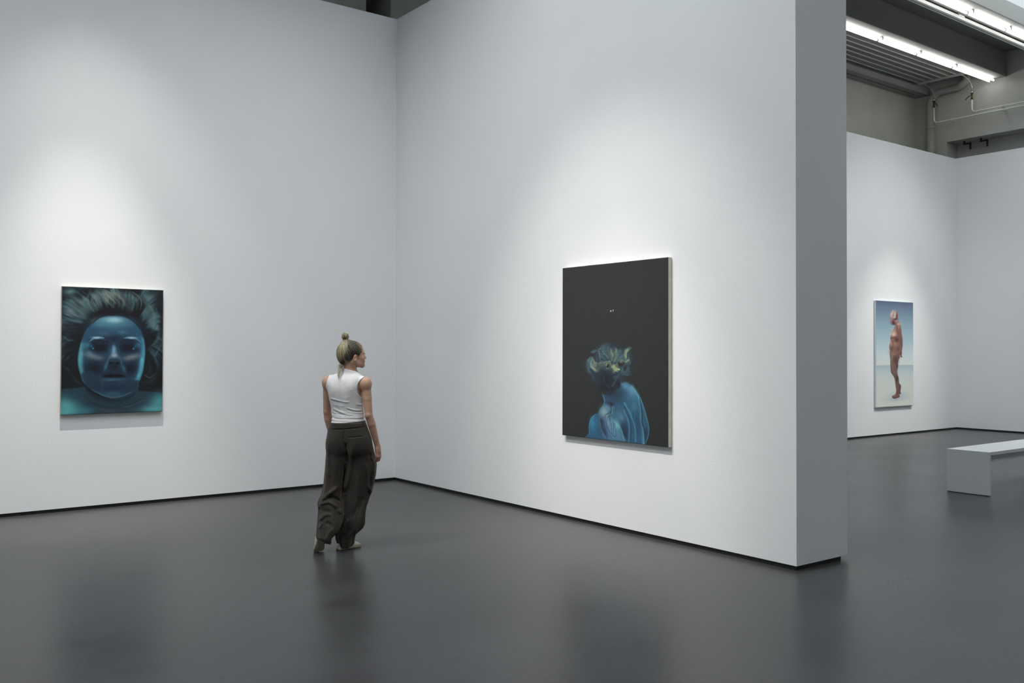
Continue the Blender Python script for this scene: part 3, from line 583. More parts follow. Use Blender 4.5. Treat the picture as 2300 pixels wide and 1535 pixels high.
('L',[(.58,.9959),(.5611,1.0155),(.5802,1.0441)],.0143,(46,57,65),24,.34,.001),
('B',.869,.9602,.0134,.0219,30,(20,22,28),.9,1),
('W',.6638,.8957,.28,.2,.007,26),
('W',.6638,.8957,.28,.2,.0035,70)]
FIGURE = [
('V',.0064,(88,102,126)),
('V',.1322,(104,124,146)),
('V',.2894,(122,146,164)),
('V',.4783,(140,168,182)),
('V',.6672,(158,184,196)),
('V',.8564,(178,200,208)),
('V',1.0141,(196,212,216)),
('V',1.1562,(208,218,216)),
('V',1.2352,(214,220,214)),
('V',1.2462,(168,190,198)),
('V',1.3615,(188,204,206)),
('V',1.488,(204,212,208)),
('V',1.7411,(212,218,210)),
('V',2.0579,(218,222,212)),
('B',.7389,1.8547,.3825,.0795,0,(176,192,202),.8,1),
('B',.65,1.916,.2927,.0317,0,(168,182,194),.5,1),
('P',[(.6897,.3628),(.7272,.3687),(.8022,.3942),(.8519,.4542),(.8825,.5352),(.894,.6166),(.9245,.7114),(.9334,.8135),(.9087,.9499),(.8953,1.0045),(.844,1.0522),(.7925,1.1202),(.4925,1.1197),(.5001,1.0187),(.4822,.9683),(.452,.918),(.4567,.8508),(.5036,.7631),(.4879,.7363),(.4959,.6959),(.5492,.6078),(.6124,.5328),(.6632,.4712)],(134,98,88),1,.0068),
('B',.6237,.6203,.0998,.0742,25,(206,176,156),.95,1),
('B',.5859,.6477,.0747,.0337,0,(222,196,172),.8,1),
('B',.6747,.5453,.0375,.054,0,(176,140,122),.7,1),
('S',[(.4919,.7195),(.5726,.7152),(.6726,.6939),(.7606,.6793)],.0193,(118,72,64),.8,1),
('S',[(.4978,.7396),(.572,.7557),(.6597,.7278),(.7854,.7129)],.0116,(110,70,62),.8,1),
('B',.5722,.7422,.0622,.0135,0,(170,136,116),.7,1),
('B',.722,.7475,.0753,.0406,0,(76,44,48),.9,1),
('B',.5715,.7894,.0622,.0202,0,(86,56,54),.8,1),
('B',.5092,.8101,.0372,.0538,0,(196,160,144),.9,1),
('B',.6708,.8291,.1126,.0406,20,(176,136,122),.85,1),
('B',.6202,.8767,.1123,.0338,-30,(150,108,98),.8,1),
('S',[(.4706,.9112),(.5327,.9042),(.6079,.8633)],.0163,(96,62,58),.7,1),
('S',[(.4943,.9851),(.5447,.931),(.6572,.9103)],.0163,(88,58,56),.7,1),
('B',.6566,.9509,.0876,.0406,0,(136,102,90),.7,1),
('B',.77,.9165,.0756,.0678,0,(96,64,64),.7,1),
('B',.618,1.0321,.0874,.0338,0,(150,118,102),.8,1),
('B',.4939,1.0187,.0248,.0404,0,(64,40,40),.9,1),
('B',.5428,1.0659,.0373,.0405,0,(168,134,114),.6,1),
('B',.7175,1.0862,.0754,.0475,0,(84,62,62),.8,1),
('P',[(.7986,1.6101),(.8364,1.6244),(.8677,1.6522),(.8471,1.7748),(.8849,1.7961),(.8212,1.8117),(.7961,1.801)],(104,72,72),1,.0068),
('P',[(.4945,.9716),(.8324,.9706),(.8376,1.0522),(.7924,1.127),(.7663,1.1948),(.755,1.2899),(.7327,1.3508),(.7381,1.4188),(.775,1.4872),(.7965,1.5829),(.7972,1.7192),(.8023,1.8079),(.818,1.8629),(.7571,1.8818),(.6312,1.8937),(.5589,1.8804),(.5382,1.8494),(.5757,1.8381),(.6574,1.8115),(.6933,1.7579),(.672,1.6624),(.6484,1.5534),(.6266,1.4989),(.575,1.4374),(.5111,1.3827),(.4904,1.2679),(.486,1.1399)],(118,88,80),1,.0068),
('B',.6181,1.0253,.1123,.0338,0,(160,128,112),.9,1),
('B',.5421,1.1198,.0373,.1147,0,(146,122,104),.9,1),
('B',.679,1.1471,.1003,.0881,0,(78,58,60),.9,1),
('B',.7277,1.2558,.0377,.0611,0,(74,54,56),.8,1),
('B',.615,1.2551,.0624,.0947,0,(124,96,88),.8,1),
('S',[(.5282,1.2277),(.5766,1.3225),(.6377,1.4178)],.0192,(140,108,98),.6,1),
('S',[(.4984,1.1399),(.503,1.2545),(.5385,1.3762),(.612,1.4716)],.0106,(92,66,62),.7,1),
('B',.701,1.3777,.0502,.0407,0,(120,100,86),.7,1),
('B',.7242,1.5138,.0503,.0747,0,(62,46,46),.9,1),
('S',[(.6611,1.5401),(.691,1.6491),(.721,1.7517)],.0213,(132,110,92),.6,1),
('B',.7597,1.6912,.0378,.0885,0,(100,72,66),.7,1),
('B',.7332,1.786,.0504,.0408,0,(112,72,68),.8,1),
('B',.657,1.8386,.0627,.0177,0,(150,118,106),.8,1),
('S',[(.5505,1.8565),(.6063,1.8849),(.7067,1.8806),(.8079,1.8626)],.0097,(92,50,50),.9,1),
('B',.6562,.9847,.1751,.0406,0,(134,98,88),.8,1),
('B',.556,1.0119,.0497,.0337,0,(158,122,104),.7,1),
('P',[(.7013,.43),(.7769,.4082),(.8519,.4542),(.8863,.5351),(.9002,.6301),(.9306,.7318),(.9329,.8476),(.9086,.9567),(.8952,1.0113),(.8763,1.0045),(.8584,.9161),(.8345,.8143),(.7978,.7264),(.7611,.6455),(.725,.5242)],(132,96,88),1,.0058),
('B',.7891,.4351,.063,.0339,0,(214,184,164),.9,1),
('B',.8009,.4958,.063,.0474,0,(168,130,118),.8,1),
('S',[(.8761,.5353),(.8902,.6166),(.9182,.7115)],.0088,(170,108,82),.5,1),
('B',.8245,.6175,.0379,.0747,0,(120,82,78),.7,1),
('B',.8729,.78,.038,.1088,0,(100,70,68),.85,1),
('S',[(.7381,.4834),(.7494,.5779),(.798,.7128),(.8345,.8143)],.0126,(84,56,56),.6,1),
('P',[(.8638,.9909),(.9018,.9908),(.8947,1.0522),(.9134,1.0794),(.8878,1.0931),(.8564,1.0726)],(92,66,60),1,.0058),
('S',[(.738,.4969),(.7057,.5651),(.7363,.6187)],.0087,(96,60,60),.7,1),
('P',[(.6898,.3493),(.6886,.4438),(.6259,.4598),(.5762,.454),(.5272,.4065),(.4897,.4341),(.4781,.3807),(.4849,.3336),(.4694,.2938),(.4925,.2329),(.5551,.1843),(.6299,.1654),(.6921,.1806),(.7543,.2194),(.7937,.2793),(.7526,.3411)],(150,118,116),1,.0058),
('B',.5916,.2371,.0871,.0538,-20,(208,182,172),.95,1),
('B',.5414,.2786,.0496,.0537,0,(176,150,146),.8,1),
('B',.6031,.304,.0747,.0337,0,(200,172,164),.8,1),
('B',.7283,.2809,.0376,.0608,-15,(66,42,54),.9,1),
('B',.6649,.3431,.0875,.0202,0,(54,32,44),.9,1),
('B',.766,.28,.0201,.0406,0,(176,140,136),.8,1),
('B',.6669,.2015,.0375,.027,0,(190,150,144),.8,1),
('B',.5894,.3985,.0747,.0337,0,(86,44,54),.95,1),
('B',.6138,.4317,.0623,.0229,0,(54,26,36),.9,1),
('B',.5088,.3935,.0248,.047,0,(172,138,140),.8,1),
('L',[(.5533,.3119),(.5152,.3799),(.5265,.4603)],.0191,(186,158,152),8,.5,.0067),
('B',.6705,.3901,.0325,.0337,0,(150,84,86),.8,1),
('B',.7145,.3757,.0376,.027,0,(196,150,138),.8,1),
('L',[(.6173,.1759),(.5418,.245),(.5038,.3131)],.0382,(222,200,188),10,.5,.0057),
('L',[(.6546,.1816),(.6536,.2557),(.5903,.3312)],.0288,(226,204,192),10,.5,.0058)]

def spline(pts, per=8, closed=False):
    P = np.array(pts, float); n = len(P)
    if n == 2 and not closed: return np.array([P[0] + (P[1] - P[0]) * t for t in np.linspace(0, 1, per)])
    out = []
    for i in range(n if closed else n - 1):
        g = (lambda k: P[k % n]) if closed else (lambda k: P[min(max(k, 0), n - 1)])
        a, b, c, d = g(i - 1), g(i), g(i + 1), g(i + 2)
        for t in np.arange(per) / per:
            out.append(.5 * ((2 * b) + (c - a) * t + (2 * a - 5 * b + 4 * c - d) * t * t + (3 * b - a - 3 * c + d) * t ** 3))
    if not closed: out.append(P[-1])
    return np.array(out)
def paint(Wm, Hm, nx, ny, base, feats, seed, top_grad=None, weave=.02):
    rs = np.random.RandomState(seed)
    xs = np.linspace(0, Wm, nx); ys = np.linspace(0, Hm, ny); px = Wm / nx
    img = np.empty((ny, nx, 3)); img[:] = base
    vg = [(f[1], f[2]) for f in feats if f[0] == 'V']
    if vg:
        vy = [v[0] for v in vg]
        for k in range(3): img[..., k] = np.interp(ys, vy, [v[1][k] for v in vg])[:, None]
    def win(x0, x1, y0, y1):
        i0, i1 = max(0, int(x0 / px) - 1), min(nx, int(x1 / px) + 2); j0, j1 = max(0, int(y0 / (Hm / ny)) - 1), min(ny, int(y1 / (Hm / ny)) + 2)
        return (j0, j1, i0, i1) if i1 > i0 and j1 > j0 else None
    clip = [None]
    def blend(wn, m, col):
        j0, j1, i0, i1 = wn; s = img[j0:j1, i0:i1]; m = m if clip[0] is None else m * clip[0][j0:j1, i0:i1]; img[j0:j1, i0:i1] = s + (np.array(col) - s) * np.clip(m, 0, 1)[..., None]
    def stroke(pts, hw, col, a, taper):
        P = pts; r = hw * 2.2
        wn = win(P[:, 0].min() - r, P[:, 0].max() + r, P[:, 1].min() - r, P[:, 1].max() + r)
        if not wn: return
        X, Y = np.meshgrid(xs[wn[2]:wn[3]], ys[wn[0]:wn[1]]); best = np.full(X.shape, 1e9); tb = np.zeros(X.shape); n = len(P) - 1
        for i in range(n):
            ax, ay = P[i]; dx, dy = P[i + 1] - P[i]; l2 = dx * dx + dy * dy + 1e-12
            t = np.clip(((X - ax) * dx + (Y - ay) * dy) / l2, 0, 1); d = (X - ax - t * dx) ** 2 + (Y - ay - t * dy) ** 2
            k = d < best; best[k] = d[k]; tb[k] = (i + t[k]) / n
        wd = hw * (np.sqrt(np.clip(4 * tb * (1 - tb), .02, 1)) if taper else 1.)
        blend(wn, a * np.exp(-best / (wd * wd) * 1.1), col)
    for f in feats:
        if f[0] == 'B':
            _, cx, cy, rx, ry, rot, col, a, soft = f; r = math.radians(rot); R = max(rx, ry) * 1.8
            wn = win(cx - R, cx + R, cy - R, cy + R)
            if not wn: continue
            X, Y = np.meshgrid(xs[wn[2]:wn[3]] - cx, ys[wn[0]:wn[1]] - cy)
            u = (X * math.cos(r) + Y * math.sin(r)) / rx; v = (-X * math.sin(r) + Y * math.cos(r)) / ry
            q = u * u + v * v
            blend(wn, a * np.exp(-q * 1.15) * np.clip((3.2 - q) / .8, 0, 1), col)
        elif f[0] == 'P':
            _, pts, col, a, bl = f; P = spline(pts, 6, True); bl = max(bl, px)
            wn = win(P[:, 0].min() - bl, P[:, 0].max() + bl, P[:, 1].min() - bl, P[:, 1].max() + bl)
            if not wn: continue
            X, Y = np.meshgrid(xs[wn[2]:wn[3]], ys[wn[0]:wn[1]]); best = np.full(X.shape, 1e9); ins = np.zeros(X.shape, bool); n = len(P)
            for i in range(n):
                a0, b0 = P[i], P[(i + 1) % n]; dx, dy = b0 - a0; l2 = dx * dx + dy * dy + 1e-12
                t = np.clip(((X - a0[0]) * dx + (Y - a0[1]) * dy) / l2, 0, 1)
                best = np.minimum(best, (X - a0[0] - t * dx) ** 2 + (Y - a0[1] - t * dy) ** 2)
                if abs(dy) > 1e-12: ins ^= ((a0[1] > Y) != (b0[1] > Y)) & (X < dx * (Y - a0[1]) / dy + a0[0])
            d = np.sqrt(best) * np.where(ins, 1, -1); m = np.clip(.5 + d / (2 * bl), 0, 1)
            if col is None: clip[0] = np.zeros((ny, nx)); clip[0][wn[0]:wn[1], wn[2]:wn[3]] = m * m * (3 - 2 * m); continue
            blend(wn, a * m * m * (3 - 2 * m), col)
        elif f[0] == 'U': clip[0] = None
        elif f[0] == 'H':      # combed hair: noise drawn out along strands that fan away from the brow
            _, cx, cy, tc, ka, r0, r1, cols_, a = f; X, Y = np.meshgrid(xs - cx, ys - cy); rr = np.hypot(X * 1.12, Y); th = np.arctan2(X, -Y)
            ph = (th - tc) * np.exp(-ka * (rr - r0)) + .05 * np.sin(rr * 9 + th * 3); v = np.zeros(rr.shape); tot = 0
            for fr, am in ((5, 1.1), (11, 1.), (24, .7), (52, .5), (110, .35)):
                tab = rs.normal(0, 1, (9, int(fr * 8) + 4)); u = (ph + 3.6) * fr; w_ = np.clip((rr - r0 * .8) / (r1 - r0 * .8) * 7.9, 0, 7.9); ui = np.clip(u.astype(int), 0, tab.shape[1] - 2); wi = w_.astype(int); fu, fw = u - ui, w_ - wi
                fu = fu * fu * (3 - 2 * fu); v += am * ((tab[wi, ui] * (1 - fu) + tab[wi, ui + 1] * fu) * (1 - fw) + (tab[wi + 1, ui] * (1 - fu) + tab[wi + 1, ui + 1] * fu) * fw); tot += am * am
            v = .5 + v / (2.6 * math.sqrt(tot)); env = np.clip((rr - r0) / (.16 * r1), 0, 1) * np.clip((r1 - rr) / (.25 * r1), 0, 1) * np.clip((2.25 - np.abs(th)) / .5, 0, 1)
            v = np.clip(v * (.35 + .85 * env) * (1 - .42 * np.clip((np.abs(th - .25) - .75) / .8, 0, 1)), 0, 1); cc = np.stack([np.interp(v, [0, .28, .5, .72, 1], [c[k] for c in cols_]) for k in range(3)], -1)
            m = a * np.clip((rr - r0 * .92) / (.1 * r1), 0, 1) * np.clip((r1 * 1.15 - rr) / (.3 * r1), 0, 1) * np.clip((2.3 - np.abs(th)) / .35, 0, 1)
            img[:] = img + (cc - img) * m[..., None]
        elif f[0] == 'W':      # loosened brushwork: a small smooth displacement inside an ellipse
            _, cx, cy, rx, ry, amp, fq = f; X, Y = np.meshgrid(xs, ys); m = np.clip(1.6 - np.hypot((X - cx) / rx, (Y - cy) / ry), 0, 1)
            p_ = rs.uniform(0, 6.28, 12); g_ = lambda A_, B_, k: sum(np.sin(A_ * fq * q + B_ * fq * q * .7 * (-1) ** i + p_[(i + k) % 12]) / (1 + i * .6) for i, q in enumerate((1, 1.7, 2.9, 4.3)))
            ix = np.clip(((X + amp * m * g_(X, Y, 0)) / Wm * (nx - 1)), 0, nx - 1.01); iy = np.clip(((Y + amp * m * g_(Y, X, 5)) / Hm * (ny - 1)), 0, ny - 1.01)
            i0, j0 = ix.astype(int), iy.astype(int); fx, fy = (ix - i0)[..., None], (iy - j0)[..., None]
            img[:] = (img[j0, i0] * (1 - fx) + img[j0, i0 + 1] * fx) * (1 - fy) + (img[j0 + 1, i0] * (1 - fx) + img[j0 + 1, i0 + 1] * fx) * fy
        elif f[0] == 'S':
            _, pts, hw, col, a, tp = f; stroke(spline(pts), max(hw, px * .6), col, a, tp)
        elif f[0] == 'L':
            _, pts, hw, col, n, a, th = f; P = spline(pts, 6); T = np.gradient(P, axis=0); Nn = np.stack([-T[:, 1], T[:, 0]], 1); Nn /= np.linalg.norm(Nn, axis=1)[:, None] + 1e-9
            stroke(P, hw * 1.25, [c * .66 for c in col], min(.7, a * 1.2), 1)
            for k in range(int(n * 1.7)):
                off = rs.uniform(-1, 1); s0, s1 = rs.uniform(.5, 1.1, 2); env = np.linspace(s0, s1, len(P))
                bend = np.sin(np.linspace(0, math.pi, len(P))) * rs.normal(0, .35) * hw; Q = P + Nn * (off * hw * env + bend)[:, None]; i0 = rs.randint(0, max(1, len(P) // 3)); i1 = len(P) - rs.randint(0, max(1, len(P) // 3))
                if i1 - i0 < 3: continue
                g = rs.uniform(.5, 1.25); cc = np.clip(np.array(col) * g + rs.uniform(-6, 6, 3), 8, 235)
                stroke(Q[i0:i1], max(th * rs.uniform(.5, 1.5), px * .5), cc, min(1, a * rs.uniform(.35, 1.2)), 1)
    nz = rs.normal(0, 1, (ny, nx, 1)); nz = (nz + np.roll(nz, 1, 0) + np.roll(nz, 1, 1)) / 3
    return np.clip(img * (1 + weave * nz), 0, 255)
CANV = mat('oil_paint_on_canvas', (.5, .5, .5), .45, spec=.35)
def canvas_nodes(m, rough, bump):
    b = m.node_tree.nodes['Principled BSDF']; b.inputs['Roughness'].default_value = rough
    a = N(m, 'ShaderNodeAttribute', attribute_name='paint'); L(m, a.outputs['Color'], b.inputs['Base Color'])
    tc = N(m, 'ShaderNodeTexCoord'); n = N(m, 'ShaderNodeTexNoise'); n.inputs['Scale'].default_value = 90; n.inputs['Detail'].default_value = 5
    L(m, tc.outputs['Object'], n.inputs['Vector']); bp = N(m, 'ShaderNodeBump'); bp.inputs['Strength'].default_value = bump; bp.inputs['Distance'].default_value = .002
    L(m, n.outputs[0], bp.inputs['Height']); L(m, bp.outputs[0], b.inputs['Normal'])
canvas_nodes(CANV, .5, .3)
DARKCANV = mat('dark_oil_paint_on_canvas', (.5, .5, .5), .5, spec=.4); canvas_nodes(DARKCANV, .48, .6)
def lin_arr(c):
    c = c / 255.; return np.where(c <= .04045, c / 12.92, ((c + .055) / 1.055) ** 2.4)
def painting(name, label, origin, U, Nrm, Wm, Hm, thick, gap, img, m, edge, wob=0.):
    """origin: top left front corner on the wall plane; U: unit vector to the right; Nrm: out of the wall"""
    U, Nrm = V(U), V(Nrm); ny, nx = img.shape[:2]
    t = thing(name, label, 'painting', V(origin) + U * Wm / 2 - V((0, 0, Hm)))
    o0 = U * (-Wm / 2) + V((0, 0, Hm)) + Nrm * (gap + thick)
    us = np.linspace(0, Wm, nx + 1); vs = np.linspace(0, Hm, ny + 1); r = .004
    X, Y = np.meshgrid(us, vs)
    ins = np.minimum(np.minimum(X, Wm - X), np.minimum(Y, Hm - Y)); dz = -np.clip(1 - ins / r, 0, 1) ** 2 * r * .8
    if wob:
        rs = np.random.RandomState(3); e = np.zeros((ny + 1, nx + 1)); j = np.cumsum(rs.normal(0, 1, ny + 1)); j -= np.linspace(j[0], j[-1], ny + 1); X[:, -1] += wob * .5 * j / (np.abs(j).max() + 1e-6)
        j = np.cumsum(rs.normal(0, 1, nx + 1)); j -= np.linspace(j[0], j[-1], nx + 1); Y[0, :] += wob * j / (np.abs(j).max() + 1e-6)
    co = np.array(o0)[None, None] + X[..., None] * np.array(U) + Y[..., None] * np.array((0, 0, -1.)) + dz[..., None] * np.array(Nrm)
    me = bpy.data.meshes.new(name + '_surface'); nv = (nx + 1) * (ny + 1)
    idx = np.arange(nv).reshape(ny + 1, nx + 1); q = np.stack([idx[:-1, :-1], idx[1:, :-1], idx[1:, 1:], idx[:-1, 1:]], -1).reshape(-1, 4)
    me.vertices.add(nv); me.vertices.foreach_set('co', co.reshape(-1)); me.loops.add(q.size); me.loops.foreach_set('vertex_index', q.reshape(-1).astype(np.int32))
    me.polygons.add(len(q)); me.polygons.foreach_set('loop_start', np.arange(0, q.size, 4, dtype=np.int32)); me.update()
    at = me.attributes.new('paint', 'FLOAT_COLOR', 'FACE')
    at.data.foreach_set('color', np.concatenate([lin_arr(img), np.ones((ny, nx, 1))], -1).astype(np.float32).reshape(-1))
    me.polygons.foreach_set('use_smooth', [True] * len(me.polygons))
    new_obj('painted_canvas', me, m, t)
    # canvas wrapped over the stretcher: four sides and a back
    bm = bmesh.new()
    def vv(u, v, n): return bm.verts.new(o0 + U * u - V((0, 0, 1)) * v + Nrm * n)
    e = r * .8; F_ = [vv(0, 0, -e), vv(Wm, 0, -e), vv(Wm, Hm, -e), vv(0, Hm, -e)]; K = [vv(0, 0, -thick), vv(Wm, 0, -thick), vv(Wm, Hm, -thick), vv(0, Hm, -thick)]
    for i in range(4): bm.faces.new((F_[i], F_[(i + 1) % 4], K[(i + 1) % 4], K[i]))
    bm.faces.new(K); from_bm('canvas_side', bm, edge, t)
    for u in (.15 * Wm, .85 * Wm):
        bm = bmesh.new(); g = bmesh.ops.create_cube(bm, size=1)
        for v in g['verts']: c = v.co.copy(); v.co = o0 + U * (u + c.x * .05) - V((0, 0, 1)) * (.12 + c.z * .04) + Nrm * (-thick - gap / 2 + c.y * (gap - .0004))
        from_bm('hanging_bracket', bm, STEEL, t)
    return t
LINEN = mat('raw_linen_canvas_edge', (.50, .47, .38), .8); LINEN2 = mat('primed_white_canvas_edge', (.66, .63, .55), .8); LINEN3 = mat('pale_blue_canvas_edge', (.62, .68, .72), .7)
noise_mix(LINEN2, (.60, .57, .49), (.70, .67, .59), 14)
A = paint(.99, 1.298, 300, 392, (20, 22, 26), FACE, 1)
A = A * (np.maximum(A.mean(-1, keepdims=True), 4) / 62) ** .10 * np.array([.97, .99, .99])
painting('face_painting', 'painting of a blue-lit face with floating hair on the left wall', (-3.872, 0, 2.2765), (1, 0, 0), (0, -1, 0), .995, 1.2985, .036, .008, A, CANV, LINEN)
A = paint(1.396, 1.625, 330, 470, (42, 43, 43), BACK, 2, weave=.05); A = A * (np.maximum(A.mean(-1, keepdims=True), 4) / 60) ** .10
painting('back_painting', 'large black painting with a blue bare back and tangled hair on the centre wall', (0, -3.312, 2.445), (0, -1, 0), (-1, 0, 0), 1.396, 1.626, .043, .006, A, DARKCANV, LINEN2, wob=.002)
A = paint(1.325, 2.045, 150, 300, (190, 200, 205), FIGURE, 3, weave=.012)
painting('figure_painting', 'tall pale painting of a standing bowed figure on the rear wall', (10.295, -.30, 2.607), (1, 0, 0), (0, -1, 0), 1.325, 2.045, .042, .008, A, CANV, LINEN3)

